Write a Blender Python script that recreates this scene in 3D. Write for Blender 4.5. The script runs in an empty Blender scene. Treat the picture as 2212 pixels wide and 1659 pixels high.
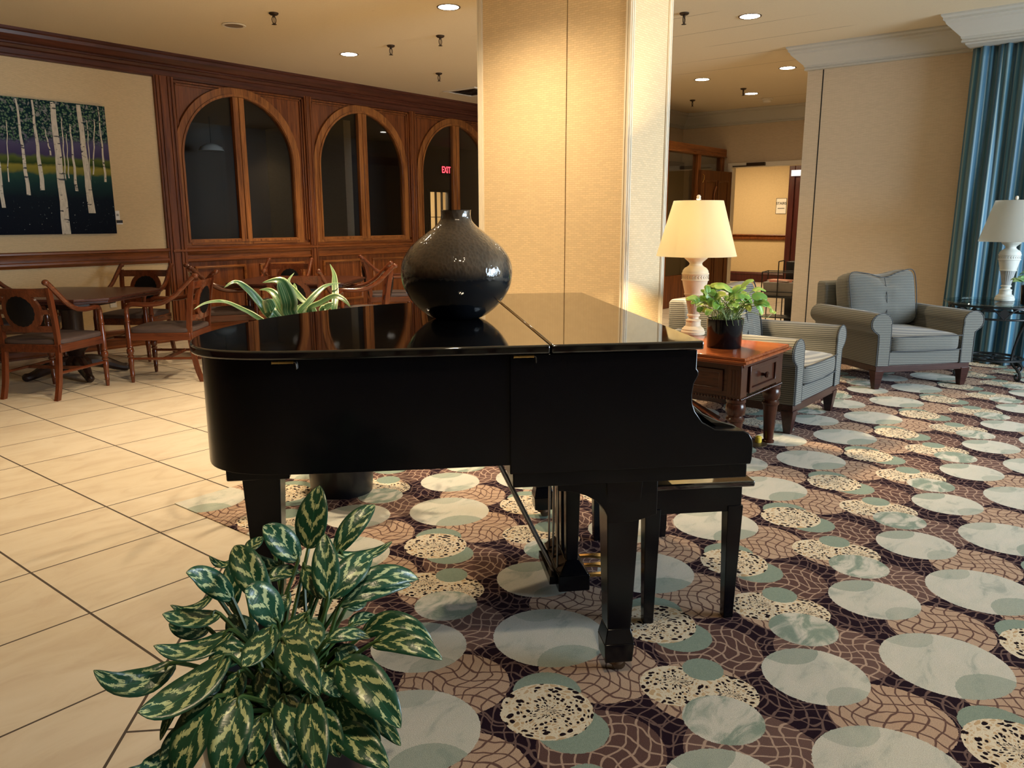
import bpy, bmesh, math, random
from math import sin, cos, pi, radians, sqrt, atan2
from mathutils import Vector, Matrix
from mathutils.geometry import tessellate_polygon
random.seed(7)
S = bpy.context.scene
C = S.collection
# ------------------------------------------------------------------ camera
FPX, PITCH, ROLL, YAW = 1708.75, 0.203682, -0.0023085, 0.680912
CH = 1.36
def _cam_axes():
    cp, sp = cos(PITCH), sin(PITCH)
    f = Vector((0, cp, -sp)); r = Vector((1, 0, 0)); u = r.cross(f)
    cr, sr = cos(ROLL), sin(ROLL)
    r1 = cr * r + sr * u; u1 = -sr * r + cr * u
    M = Matrix(((sin(YAW), cos(YAW), 0), (-cos(YAW), sin(YAW), 0), (0, 0, 1)))
    return M @ r1, M @ u1, M @ f
CR, CU, CF = _cam_axes()
CAMLOC = Vector((0, 0, CH))
def at(px, py, t):
    """a place in the room: the sight line through a photo pixel, t metres deep"""
    return CAMLOC + (CF + CR * ((px - 1106) / FPX) - CU * ((py - 829.5) / FPX)) * t
cd = bpy.data.cameras.new('camera'); cam = bpy.data.objects.new('camera', cd); C.objects.link(cam)
cam.matrix_world = Matrix(((CR.x, CU.x, -CF.x, 0), (CR.y, CU.y, -CF.y, 0), (CR.z, CU.z, -CF.z, CH), (0, 0, 0, 1)))
cd.sensor_width = 36; cd.sensor_fit = 'HORIZONTAL'; cd.lens = FPX / 2212 * 36; cd.clip_start = 0.05; cd.clip_end = 200
S.camera = cam
S.view_settings.view_transform = 'Standard'; S.view_settings.look = 'None'
S.view_settings.gamma = 1; S.view_settings.exposure = 0.0; S.view_settings.use_curve_mapping = False
S.cycles.max_bounces = 8; S.cycles.diffuse_bounces = 4; S.cycles.glossy_bounces = 4; S.cycles.transparent_max_bounces = 12
S.cycles.sample_clamp_indirect = 4.0; S.cycles.caustics_reflective = False; S.cycles.caustics_refractive = False
S.cycles.use_denoising = True
# ------------------------------------------------------------------ meshes
class MB:
    def __init__(s): s.v = []; s.f = []
    def add(s, vs, fs, M=None):
        n = len(s.v)
        s.v += [tuple((M @ Vector(p)) if M else p) for p in vs]
        s.f += [tuple(i + n for i in f) for f in fs]
        return s
    def box(s, x0, x1, y0, y1, z0, z1, M=None):
        vs = [(x0,y0,z0),(x1,y0,z0),(x1,y1,z0),(x0,y1,z0),(x0,y0,z1),(x1,y0,z1),(x1,y1,z1),(x0,y1,z1)]
        return s.add(vs, [(3,2,1,0),(4,5,6,7),(0,1,5,4),(1,2,6,5),(2,3,7,6),(3,0,4,7)], M)
    def taper(s, b, z0, t, z1, M=None):
        """rect (x0,x1,y0,y1) at z0 to rect at z1"""
        vs = [(b[0],b[2],z0),(b[1],b[2],z0),(b[1],b[3],z0),(b[0],b[3],z0),(t[0],t[2],z1),(t[1],t[2],z1),(t[1],t[3],z1),(t[0],t[3],z1)]
        return s.add(vs, [(3,2,1,0),(4,5,6,7),(0,1,5,4),(1,2,6,5),(2,3,7,6),(3,0,4,7)], M)
    def prism(s, poly, d0, d1, fn=None, holes=()):
        """2D outline (with holes) pushed from d0 to d1; fn(u,v,d)->xyz"""
        fn = fn or (lambda u, v, d: (u, v, d))
        loops = [list(poly)] + [list(h) for h in holes]
        flat = [p for l in loops for p in l]; n = len(flat)
        vs = [fn(p[0], p[1], d0) for p in flat] + [fn(p[0], p[1], d1) for p in flat]
        fs = []
        if not holes:
            fs += [tuple(range(n)), tuple(range(2*n-1, n-1, -1))]
        else:
            for t in tessellate_polygon([[Vector((p[0], p[1], 0)) for p in l] for l in loops]):
                fs += [tuple(t), tuple(i + n for i in reversed(t))]
        b = 0
        for l in loops:
            m = len(l)
            for i in range(m):
                j = (i + 1) % m
                fs.append((b+i, b+j, b+j+n, b+i+n))
            b += m
        return s.add(vs, fs)
    def lathe(s, prof, c=(0,0,0), seg=32, M=None, rfn=None, cap=True):
        vs = []; fs = []; m = len(prof)
        for i in range(seg):
            a = 2*pi*i/seg
            for r, z in prof:
                rr = rfn(r, z, a) if rfn else r
                vs.append((c[0]+rr*cos(a), c[1]+rr*sin(a), c[2]+z))
        for i in range(seg):
            k = (i+1) % seg
            for j in range(m-1):
                fs.append((i*m+j, k*m+j, k*m+j+1, i*m+j+1))
        if prof[0] == prof[-1]: cap = False
        if cap and prof[0][0] > 1e-6: fs.append(tuple(i*m for i in reversed(range(seg))))
        if cap and prof[-1][0] > 1e-6: fs.append(tuple(i*m+m-1 for i in range(seg)))
        return s.add(vs, fs, M)
    def tube(s, pts, rad, seg=8, closed=False, flat=1.0):
        P = [Vector(p) for p in pts]; n = len(P)
        R = rad if isinstance(rad, (list, tuple)) else [rad]*n
        T = []
        for i in range(n):
            a = P[(i-1) % n] if (closed or i > 0) else P[i]
            b = P[(i+1) % n] if (closed or i < n-1) else P[i]
            T.append((b-a).normalized())
        up = Vector((0,0,1)) if abs(T[0].z) < .9 else Vector((1,0,0))
        N = (up - T[0]*up.dot(T[0])).normalized()
        vs = []; fs = []
        for i in range(n):
            N = (N - T[i]*N.dot(T[i])).normalized(); B = T[i].cross(N)
            for k in range(seg):
                a = 2*pi*k/seg
                vs.append(tuple(P[i] + (N*cos(a)*flat + B*sin(a))*R[i]))
        for i in range(n if closed else n-1):
            j = (i+1) % n
            for k in range(seg):
                l = (k+1) % seg
                fs.append((i*seg+k, i*seg+l, j*seg+l, j*seg+k))
        if not closed:
            fs += [tuple(reversed(range(seg))), tuple((n-1)*seg+k for k in range(seg))]
        return s.add(vs, fs)
    def ball(s, c, r, seg=12, rings=8, sc=(1,1,1)):
        prof = [(max(1e-7, sin(pi*i/rings)), -cos(pi*i/rings)) for i in range(rings+1)]
        return s.lathe(prof, (0,0,0), seg, Matrix.Translation(c) @ Matrix.Diagonal((r*sc[0], r*sc[1], r*sc[2], 1)))
    def sweep(s, path, prof, closed=False, side=1):
        """profile (offset,z) carried along a plan path with mitred corners; side=1 offsets to the right of travel"""
        P = [Vector((p[0], p[1])) for p in path]; n = len(P); m = len(prof); vs = []; fs = []
        def nrm(a, b):
            d = (b-a).normalized(); return Vector((d.y, -d.x))*side
        for i in range(n):
            pv = P[i-1] if (closed or i > 0) else None; nx = P[(i+1) % n] if (closed or i < n-1) else None
            if pv is None: mv = nrm(P[i], nx)
            elif nx is None: mv = nrm(pv, P[i])
            else:
                a, b = nrm(pv, P[i]), nrm(P[i], nx); mv = (a+b).normalized(); mv = mv / max(.2, mv.dot(a))
            for o, z in prof:
                q = P[i] + mv*o; vs.append((q.x, q.y, z))
        for i in range(n if closed else n-1):
            j = (i+1) % n
            for k in range(m-1): fs.append((i*m+k, j*m+k, j*m+k+1, i*m+k+1))
        if not closed: fs += [tuple(range(m)), tuple((n-1)*m+k for k in reversed(range(m)))]
        return s.add(vs, fs)
    def build(s, name, mat, parent=None, ang=35, bevel=0, seg=2, sub=0, kind=None, label=None, loc=None):
        me = bpy.data.meshes.new(name); me.from_pydata(s.v, [], s.f)
        bm = bmesh.new(); bm.from_mesh(me)
        bmesh.ops.recalc_face_normals(bm, faces=bm.faces); bm.to_mesh(me); bm.free()
        me.polygons.foreach_set('use_smooth', [True]*len(me.polygons)); me.set_sharp_from_angle(angle=radians(ang))
        o = bpy.data.objects.new(name, me); C.objects.link(o)
        if mat: me.materials.append(mat)
        if parent: o.parent = parent
        if loc: o.location = loc
        if bevel:
            b = o.modifiers.new('bevel', 'BEVEL'); b.width = bevel; b.segments = seg; b.limit_method = 'ANGLE'; b.angle_limit = radians(40)
            b.harden_normals = False
        if sub:
            b = o.modifiers.new('sub', 'SUBSURF'); b.levels = sub; b.render_levels = sub
        if kind: o['kind'] = kind
        if label: o['label'] = label
        return o
def tag(o, label, cat, group=None):
    o['label'] = label; o['category'] = cat
    if group: o['group'] = group
    return o
def thing(name, label, cat, loc=(0,0,0), rz=0, group=None):
    o = bpy.data.objects.new(name, None); C.objects.link(o); o.empty_display_size = .1
    o.location = loc; o.rotation_euler = (0, 0, rz)
    return tag(o, label, cat, group)
def dup(root, loc, rz, label, group=None):
    r = root.copy(); C.objects.link(r); r.location = loc; r.rotation_euler = (0, 0, rz); r['label'] = label
    if group: r['group'] = group
    for ch in list(root.children):
        c = ch.copy(); C.objects.link(c); c.parent = r
        for g in list(ch.children):
            d = g.copy(); C.objects.link(d); d.parent = c
    return r
def struct(name, mb, mat, parent=None, **k):
    return mb.build(name, mat, parent, kind=None if parent else 'structure', **k)
def smooth_path(pts, n=6):
    """Catmull-Rom through points (any dimension)"""
    P = [tuple(p) for p in pts]; out = []
    for i in range(len(P)-1):
        p0 = P[max(0, i-1)]; p1 = P[i]; p2 = P[i+1]; p3 = P[min(len(P)-1, i+2)]
        for k in range(n):
            t = k/n
            out.append(tuple(.5*((2*b)+(-a+c)*t+(2*a-5*b+4*c-d)*t*t+(-a+3*b-3*c+d)*t**3) for a, b, c, d in zip(p0, p1, p2, p3)))
    out.append(P[-1]); return out
# ------------------------------------------------------------------ materials
class N:
    def __init__(s, name):
        s.m = bpy.data.materials.new(name); s.m.use_nodes = True; s.t = s.m.node_tree; s.t.nodes.clear()
        s.out = s.t.nodes.new('ShaderNodeOutputMaterial')
    def n(s, typ, **kw):
        x = s.t.nodes.new(typ)
        for k, v in kw.items(): setattr(x, k, v)
        return x
    def put(s, sock, v):
        if hasattr(v, 'is_output'): s.t.links.new(v, sock)
        elif isinstance(v, (int, float)) and hasattr(sock.default_value, '__len__'): sock.default_value = (v,)*len(sock.default_value)
        elif isinstance(v, (tuple, list)) and hasattr(sock.default_value, '__len__') and len(sock.default_value) == 4 and len(v) == 3: sock.default_value = (*v, 1)
        else: sock.default_value = v
    def math(s, op, a, b=None, c=None):
        x = s.n('ShaderNodeMath', operation=op); s.put(x.inputs[0], a)
        if b is not None: s.put(x.inputs[1], b)
        if c is not None: s.put(x.inputs[2], c)
        return x.outputs[0]
    def vm(s, op, a, b=None, c=None, sc=None):
        x = s.n('ShaderNodeVectorMath', operation=op); s.put(x.inputs[0], a)
        if b is not None: s.put(x.inputs[1], b)
        if c is not None: s.put(x.inputs[2], c)
        if sc is not None: s.put(x.inputs[3], sc)
        return x.outputs[1] if op in ('LENGTH', 'DISTANCE', 'DOT_PRODUCT') else x.outputs[0]
    def mix(s, f, a, b, bt='MIX'):
        x = s.n('ShaderNodeMix', data_type='RGBA', blend_type=bt); s.put(x.inputs[0], f); s.put(x.inputs[6], a); s.put(x.inputs[7], b)
        return x.outputs[2]
    def ramp(s, f, stops, interp='LINEAR'):
        x = s.n('ShaderNodeValToRGB'); s.put(x.inputs[0], f); r = x.color_ramp; r.interpolation = interp
        while len(r.elements) > 1: r.elements.remove(r.elements[-1])
        r.elements[0].position = stops[0][0]; r.elements[0].color = (*stops[0][1], 1)
        for p, c in stops[1:]:
            e = r.elements.new(p); e.color = (*c, 1)
        return x.outputs[0]
    def step(s, f, a, b):
        x = s.n('ShaderNodeMapRange', interpolation_type='SMOOTHSTEP'); s.put(x.inputs[0], f); x.inputs[1].default_value = a; x.inputs[2].default_value = b
        return x.outputs[0]
    def co(s, which='Object'): return s.n('ShaderNodeTexCoord').outputs[which]
    def sep(s, v):
        x = s.n('ShaderNodeSeparateXYZ'); s.put(x.inputs[0], v); return x.outputs
    def comb(s, x=0, y=0, z=0):
        c = s.n('ShaderNodeCombineXYZ'); s.put(c.inputs[0], x); s.put(c.inputs[1], y); s.put(c.inputs[2], z); return c.outputs[0]
    def noise(s, v, scale=5, detail=3, rough=.5, dist=0, out=0):
        x = s.n('ShaderNodeTexNoise'); s.put(x.inputs['Vector'], v); x.inputs['Scale'].default_value = scale
        x.inputs['Detail'].default_value = detail; x.inputs['Roughness'].default_value = rough; x.inputs['Distortion'].default_value = dist
        return x.outputs[out]
    def voro(s, v, scale, feature='F1', rnd=1.0, out=0):
        x = s.n('ShaderNodeTexVoronoi', feature=feature); s.put(x.inputs['Vector'], v); x.inputs['Scale'].default_value = scale
        x.inputs['Randomness'].default_value = rnd
        return x.outputs[out]
    def bump(s, h, strength=.2, dist=.01):
        x = s.n('ShaderNodeBump'); s.put(x.inputs['Height'], h); s.put(x.inputs['Strength'], strength); x.inputs['Distance'].default_value = dist
        return x.outputs[0]
    def bsdf(s, color, rough=.5, metal=0, normal=None, **k):
        x = s.n('ShaderNodeBsdfPrincipled'); s.put(x.inputs['Base Color'], color); s.put(x.inputs['Roughness'], rough); s.put(x.inputs['Metallic'], metal)
        if normal is not None: s.put(x.inputs['Normal'], normal)
        for kk, v in k.items(): s.put(x.inputs[kk], v)
        s.t.links.new(x.outputs[0], s.out.inputs[0]); return s.m
def plain(name, col, rough=.5, metal=0, var=.12, scale=30, bump=0, **k):
    n = N(name); v = n.co(); z = n.noise(v, scale, 3)
    c = n.mix(n.math('MULTIPLY', z, 1.0), tuple(x*(1-var) for x in col), tuple(min(1, x*(1+var)) for x in col))
    nm = n.bump(z, bump, .004) if bump else None
    return n.bsdf(c, rough, metal, nm, **k)
def wood(name, dark, light, axis='z', rough=.3, scale=1.0, contrast=1.0, coat=0.0):
    n = N(name); v = n.co()
    s = {'x': (1.2, 26, 26), 'y': (26, 1.2, 26), 'z': (26, 26, 1.2)}[axis]
    vv = n.vm('MULTIPLY', v, tuple(q*scale for q in s))
    a = n.noise(vv, 1.0, 4, .6, .6); b = n.noise(n.vm('MULTIPLY', vv, (5, 5, 5)), 1.0, 2, .5)
    g = n.math('ADD', n.math('MULTIPLY', a, .75), n.math('MULTIPLY', b, .25))
    c = n.ramp(g, [(.5-.15/contrast, dark), (.5+.17/contrast, light)])
    pore = n.step(n.noise(n.vm('MULTIPLY', vv, (7, 7, 3)), 1.0, 2, .6), .58, .66); c = n.mix(n.math('MULTIPLY', pore, .45), c, tuple(x*.5 for x in dark))
    return n.bsdf(c, n.math('ADD', n.math('MULTIPLY', b, .12), rough-.06), 0, n.bump(b, .06, .002), **{'Specular IOR Level': .32, 'Coat Weight': coat, 'Coat Roughness': .08})
def emit(name, col, strength):
    n = N(name); e = n.n('ShaderNodeEmission'); n.put(e.inputs[0], col); e.inputs[1].default_value = strength
    n.t.links.new(e.outputs[0], n.out.inputs[0]); return n.m
def thin_glass(name, tint=(1,1,1), refl=.08):
    n = N(name); t = n.n('ShaderNodeBsdfTransparent'); n.put(t.inputs[0], tint); g = n.n('ShaderNodeBsdfGlossy'); g.inputs['Roughness'].default_value = .02
    fr = n.n('ShaderNodeLayerWeight'); fr.inputs[0].default_value = .25
    f = n.math('ADD', n.math('MULTIPLY', fr.outputs[0], .5), refl)
    x = n.n('ShaderNodeMixShader'); n.put(x.inputs[0], f); n.t.links.new(t.outputs[0], x.inputs[1]); n.t.links.new(g.outputs[0], x.inputs[2])
    n.t.links.new(x.outputs[0], n.out.inputs[0]); return n.m
def wallpaper(name, a, b, bw=.045, rh=.015, mort=.0022, ns=.45):
    """woven grasscloth: short staggered horizontal slubs"""
    n = N(name); v = n.co(); p = n.sep(v); u = n.math('ADD', p[0], p[1])
    w = n.comb(u, p[2], 0)
    br = n.n('ShaderNodeTexBrick'); n.put(br.inputs['Vector'], w); br.inputs['Scale'].default_value = 1
    br.inputs['Brick Width'].default_value = bw; br.inputs['Row Height'].default_value = rh; br.inputs['Mortar Size'].default_value = mort; br.inputs['Mortar Smooth'].default_value = .6
    br.inputs['Color1'].default_value = (*a, 1); br.inputs['Color2'].default_value = (*[x*.86 for x in a], 1); br.inputs['Mortar'].default_value = (*b, 1)
    br.inputs['Bias'].default_value = -.2
    z = n.noise(n.vm('MULTIPLY', w, (30, 200, 1)), 1, 3)
    c = n.mix(n.math('MULTIPLY', z, ns), br.outputs[0], b)
    return n.bsdf(c, .85, 0, n.bump(br.outputs[1], -.15, .002), **{'Specular IOR Level': .2})
M = {}
M['lacquer'] = plain('black_lacquer', (.004, .004, .005), .04, var=.05, IOR=2.3)
M['satin_black'] = plain('black_satin_lacquer', (.004, .004, .006), .18, var=.1, scale=4, IOR=1.38, **{'Specular IOR Level': .5})
M['brass'] = plain('brass', (.75, .52, .2), .22, 1)
M['chrome'] = plain('steel', (.34, .31, .28), .22, 1)
M['caster'] = plain('dull_bronze', (.12, .08, .05), .45, .7)
M['felt'] = plain('dark_felt', (.012, .01, .01), .9)
M['oak_v'] = wood('oak_upright', (.085, .022, .007), (.25, .074, .018), 'z', .3)
M['oak_h'] = wood('oak_level', (.09, .024, .007), (.27, .082, .020), 'x', .3)
M['oak_sash'] = wood('oak_sash', (.13, .038, .010), (.40, .145, .034), 'z', .3)
M['oak_sash_h'] = wood('oak_sash_rail', (.13, .038, .010), (.42, .15, .036), 'x', .3)
M['oak_crown'] = wood('oak_crown', (.045, .012, .007), (.11, .032, .016), 'x', .32)
M['chairwood'] = wood('chair_mahogany', (.075, .018, .007), (.16, .042, .014), 'z', .2, .7, coat=.3)
M['chairwood_h'] = wood('chair_mahogany_level', (.07, .017, .007), (.155, .041, .014), 'x', .22, .7, coat=.3)
M['tablewood'] = wood('table_mahogany', (.045, .015, .010), (.085, .028, .019), 'x', .22, .6)
M['tabledark'] = wood('table_pedestal_dark', (.016, .008, .006), (.035, .016, .011), 'z', .3)
M['endtop'] = wood('cherry_top', (.16, .035, .010), (.36, .10, .028), 'y', .14, .9)
M['endwood'] = wood('cherry_frame', (.030, .010, .006), (.075, .022, .011), 'z', .22, .8)
M['endwood_h'] = wood('cherry_apron', (.030, .010, .006), (.075, .022, .011), 'y', .22, .8)
M['doorwood'] = wood('door_walnut', (.075, .024, .008), (.17, .06, .018), 'z', .3)
M['darkdoor'] = wood('hall_dark_trim', (.05, .012, .012), (.10, .028, .022), 'z', .3)
M['plinth'] = wood('espresso_wood', (.022, .008, .007), (.05, .018, .014), 'x', .3)
M['paper'] = wallpaper('tan_grasscloth', (.70, .55, .34), (.57, .43, .24), .03, .009, .0018)
M['paper_col'] = wallpaper('column_grasscloth', (.79, .63, .41), (.66, .51, .31), .048, .015, .003, .3)
M['paper_r'] = wallpaper('beige_grasscloth', (.64, .53, .39), (.53, .43, .30), .05, .010, .0018)
M['cream'] = plain('cream_paint', (.80, .74, .62), .45, var=.03)
M['greytrim'] = plain('warm_white_trim', (.52, .51, .46), .5, var=.03)
M['plaster'] = plain('white_plastic', (.8, .78, .72), .4, var=.02)
M['leather'] = plain('black_leather', (.004, .004, .005), .55, var=.3, scale=60, **{'Specular IOR Level': .15})
M['seatfab'] = plain('brown_seat_fabric', (.062, .04, .036), .75, var=.25, scale=300, bump=.15)
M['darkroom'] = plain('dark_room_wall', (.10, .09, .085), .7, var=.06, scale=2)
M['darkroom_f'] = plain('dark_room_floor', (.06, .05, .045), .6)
M['iron'] = plain('wrought_iron', (.012, .014, .016), .4, .3)
M['sprink'] = plain('aged_bronze', (.055, .035, .022), .4, .7)
M['pot'] = plain('black_pot', (.004, .004, .006), .12, var=.1, IOR=1.35)
M['pot_matte'] = plain('black_planter', (.006, .006, .008), .3, var=.2, scale=8)
M['soil'] = plain('potting_soil', (.02, .013, .009), .95, var=.6, scale=80, bump=.6)
M['white_paper'] = plain('white_paper', (.8, .78, .74), .6, var=.03)
M['ink'] = plain('black_ink', (.01, .01, .01), .6)
M['glass'] = thin_glass('window_glass', (.85, .87, .88), .012)
M['tglass'] = thin_glass('table_glass', (.78, .90, .90), .1)
M['piping'] = plain('dark_piping', (.035, .04, .045), .7)
# ------------------------------------------------------------------ floor, carpet, ceiling materials
CEIL = 3.15; WY = 8.76; RX = 8.93; BX = 13.1
def mat_tile():
    n = N('cream_tile'); v = n.co(); p = n.sep(v); x, y = p[0], p[1]
    def line(c, o, pit, w):
        q = n.math('SUBTRACT', n.math('FLOORED_MODULO', n.math('ADD', c, pit/2 - o), pit), pit/2)
        return n.math('LESS_THAN', n.math('ABSOLUTE', q), w)
    d = n.math('SUBTRACT', x, y); s = n.math('ADD', x, y)
    diag = n.math('MULTIPLY', n.math('GREATER_THAN', d, -1.2), n.math('LESS_THAN', y, 2.79))
    bord = n.math('MULTIPLY', n.math('GREATER_THAN', x, 1.594), n.math('LESS_THAN', y, 3.61))
    gx = n.math('MULTIPLY', line(x, 1.065, .5285, .0045), n.math('SUBTRACT', 1, n.math('MULTIPLY', bord, n.math('GREATER_THAN', x, 1.61))))
    gy = line(y, 2.267, .5237, .0040)
    grid = n.math('MULTIPLY', n.math('MAXIMUM', gx, gy), n.math('SUBTRACT', 1, diag))
    ex = n.math('MULTIPLY', bord, n.math('LESS_THAN', n.math('ABSOLUTE', n.math('SUBTRACT', y, 3.607)), .0035))
    dl = n.math('MULTIPLY', n.math('LESS_THAN', n.math('ABSOLUTE', n.math('ADD', d, 1.2)), .0062), n.math('LESS_THAN', y, 2.79))
    dg = n.math('MULTIPLY', diag, line(s, 2.85, .757, .006))
    g = n.math('MAXIMUM', n.math('MAXIMUM', grid, ex), n.math('MAXIMUM', dl, dg))
    ix = n.math('FLOOR', n.math('DIVIDE', n.math('SUBTRACT', x, 1.065), .5285)); iy = n.math('FLOOR', n.math('DIVIDE', n.math('SUBTRACT', y, 2.267), .5237))
    wn = n.n('ShaderNodeTexWhiteNoise'); n.put(wn.inputs['Vector'], n.comb(ix, iy, 0))
    vein = n.noise(n.vm('ADD', n.vm('MULTIPLY', v, (2.2, 5, 1)), n.vm('SCALE', wn.outputs[1], sc=9.0)), 1.6, 6, .62, 1.2)
    c = n.ramp(vein, [(.3, (.57, .48, .38)), (.52, (.67, .60, .49)), (.75, (.73, .67, .57))])
    c = n.mix(.25, c, n.mix(wn.outputs[0], (.6, .52, .42), (.72, .65, .54)))
    c = n.mix(g, c, (.06, .045, .035))
    r = n.math('ADD', n.math('MULTIPLY', g, .45), n.math('MULTIPLY_ADD', vein, .15, .3))
    return n.bsdf(c, r, 0, n.bump(n.math('SUBTRACT', 1, g), .25, .003))
def mat_carpet():
    """woven carpet: discs of several kinds repeating every 0.635 m by 1.06 m over a dark net"""
    n = N('patterned_carpet'); v = n.co()
    PX, PY, OX, OY = .635, 1.06, 2.585, .36
    wob = n.noise(v, 9, 2, .5, 0, 1)
    wv = n.vm('ADD', v, n.vm('SCALE', n.vm('SUBTRACT', wob, (.5, .5, .5)), sc=.055))
    p = n.sep(wv); x, y = p[0], p[1]
    def wave(c, o, k, ph, amp, w):
        a = n.math('ADD', n.math('MULTIPLY', c, k), n.math('MULTIPLY', n.math('SINE', n.math('MULTIPLY_ADD', o, 31, ph)), amp))
        return n.math('SUBTRACT', 1, n.step(n.math('ABSOLUTE', n.math('SINE', a)), w*.55, w*1.2))
    l1 = wave(n.math('ADD', x, n.math('MULTIPLY', y, .25)), y, 62, 0, 1.3, .25); l2 = wave(n.math('ADD', y, n.math('MULTIPLY', x, -.3)), x, 80, 1.3, 1.4, .26)
    l3 = wave(n.math('ADD', x, n.math('MULTIPLY', y, .8)), n.math('SUBTRACT', x, y), 30, .5, 1.2, .15)
    net = n.math('MAXIMUM', l1, l2)
    netf = n.math('MAXIMUM', net, l3)
    fuzz = n.noise(v, 420, 2, .7); fz2 = n.noise(v, 130, 2, .6)
    big = n.noise(v, 7, 3, .55)
    def c3(r, g, b): return (r, g, b)
    base = n.mix(n.math('MULTIPLY', netf, .9), c3(.018, .009, .017), n.mix(big, c3(.13, .082, .082), c3(.22, .15, .135)))
    brown = n.mix(net, c3(.115, .066, .062), c3(.43, .31, .25))
    tan = n.mix(net, c3(.15, .092, .085), c3(.45, .33, .27))
    peach = n.mix(net, n.mix(big, c3(.45, .30, .21), c3(.52, .40, .32)), c3(.14, .08, .07))
    cloud = n.noise(n.vm('MULTIPLY', v, (3, 6, 1)), 2.2, 4, .6, .8)
    pale = n.ramp(cloud, [(.30, c3(.40, .44, .41)), (.44, c3(.58, .59, .54)), (.66, c3(.63, .62, .57))])
    green = n.mix(n.math('MULTIPLY', fz2, .8), c3(.20, .28, .24), c3(.33, .40, .35))
    def petals(cx, cy):
        """dark petal flecks fanning out from the middle of a disc"""
        q = n.vm('WRAP', n.vm('SUBTRACT', wv, (OX+cx, OY+cy, 0)), (PX/2, PY/2, 1), (-PX/2, -PY/2, -1)); s = n.sep(q)
        rad = n.vm('LENGTH', n.comb(s[0], s[1], 0)); an = n.math('ARCTAN2', s[1], s[0])
        pc = n.comb(n.math('MULTIPLY', an, 5.0), n.math('MULTIPLY', n.math('POWER', n.math('ADD', rad, .004), .85), 54), 0)
        vo = n.voro(pc, 1.0, 'F1', .85); ve = n.voro(pc, 1.0, 'DISTANCE_TO_EDGE', .85); vc = n.sep(n.voro(pc, 1.0, 'F1', .85, 1))[0]
        spot = n.math('MULTIPLY', n.math('LESS_THAN', vo, .44), n.math('GREATER_THAN', vc, .28))
        leo = n.mix(n.math('LESS_THAN', ve, .12), n.mix(vc, c3(.56, .40, .24), c3(.66, .54, .38)), c3(.74, .67, .54))
        return n.mix(spot, leo, c3(.014, .008, .012))
    col = base
    def inside(cx, cy, r):
        q = n.vm('SUBTRACT', v, (OX+cx, OY+cy, 0))
        w = n.vm('WRAP', q, (PX/2, PY/2, 1), (-PX/2, -PY/2, -1))
        s = n.sep(w); w2 = n.comb(s[0], s[1], 0)
        dist = n.math('ADD', n.vm('LENGTH', w2), n.math('MULTIPLY', n.math('SUBTRACT', fz2, .5), .008))
        return n.math('LESS_THAN', dist, r)
    def disc(cx, cy, r, paint, clip=None):
        nonlocal col
        f = inside(cx, cy, r)
        if clip: f = n.math('MULTIPLY', f, inside(*clip))
        col = n.mix(f, col, paint)
    disc(-.06, .83, .185, peach)
    disc(.235, .06, .165, peach)
    disc(-.145, .30, .178, tan)
    disc(.255, .615, .170, brown)
    disc(.02, .53, .155, peach)
    disc(-.26, .88, .100, green)
    disc(.275, .72, .100, green)
    disc(.30, .825, .132, petals(.30, .825))
    disc(.005, .60, .105, petals(.03, .60)); disc(.055, .47, .10, petals(.06, .45))
    disc(.135, .575, .062, green)
    disc(-.06, .42, .112, n.mix(n.step(cloud, .4, .6), green, pale))
    disc(0, 0, .188, pale); disc(.3175, .295, .155, pale)
    lens = n.mix(.35, green, pale)
    disc(-.09, -.16, .115, lens, (0, 0, .188)); disc(.12, .15, .09, n.mix(.6, green, pale), (0, 0, .188))
    disc(.3175+.10, .295+.13, .10, lens, (.3175, .295, .155)); disc(.3175-.07, .295-.14, .08, n.mix(.6, green, pale), (.3175, .295, .155))
    col = n.mix(1.0, col, n.mix(fuzz, c3(.5, .5, .5), c3(1.5, 1.5, 1.5)), 'MULTIPLY')
    return n.bsdf(col, .95, 0, n.bump(fuzz, .5, .004), **{'Specular IOR Level': .05})
def mat_ceiling():
    n = N('ceiling_board'); v = n.co(); p = n.sep(v)
    q = n.math('SUBTRACT', n.math('FLOORED_MODULO', n.math('ADD', p[0], .3215-4.99), .643), .3215)
    ln = n.math('MULTIPLY', n.math('LESS_THAN', n.math('ABSOLUTE', q), .005), n.step(n.noise(n.vm('MULTIPLY', v, (1, .6, 1)), 1.1, 1), .5, .56))
    ln = n.math('MULTIPLY', ln, n.math('LESS_THAN', p[1], 5.6))
    z = n.noise(v, 90, 3, .6); c = n.mix(z, (.70, .60, .43), (.78, .68, .50))
    c = n.mix(n.math('MULTIPLY', ln, .8), c, (.2, .15, .09))
    return n.bsdf(c, .9, 0, n.bump(z, .2, .004), **{'Specular IOR Level': .2})
M['tile'] = mat_tile(); M['carpet'] = mat_carpet(); M['ceil'] = mat_ceiling()
# ------------------------------------------------------------------ the shell
struct('floor', MB().box(-4, 19, -5.2, WY+.1, -.1, 0), M['tile'])
struct('floor_carpet', MB().prism([(1.82, 3.607), (1.82, 2.67), (-4, -3.15), (-4, -5.0), (RX-.01, -5.0), (RX-.01, 3.607)], .0005, .005), M['carpet'])
struct('ceiling', MB().box(-4.2, BX+.1, -5.2, WY+.1, CEIL, CEIL+.1), M['ceil'])
struct('wall_left', MB().box(-4.2, 4.72, WY, WY+.14, 0, CEIL), M['paper'])
struct('wall_right', MB().box(RX, RX+.14, -5.2, 3.165, 0, CEIL).box(RX+.14, BX, 3.025, 3.165, 0, CEIL), M['paper_r'])
wb = MB()
wb.box(BX, BX+.14, 3.025, 4.3, 0, CEIL).box(BX, BX+.14, 4.3, 5.86, 2.254, CEIL).box(BX, BX+.14, 5.86, 6.9, 0, CEIL)
struct('wall_back', wb, M['paper_r'])
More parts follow.
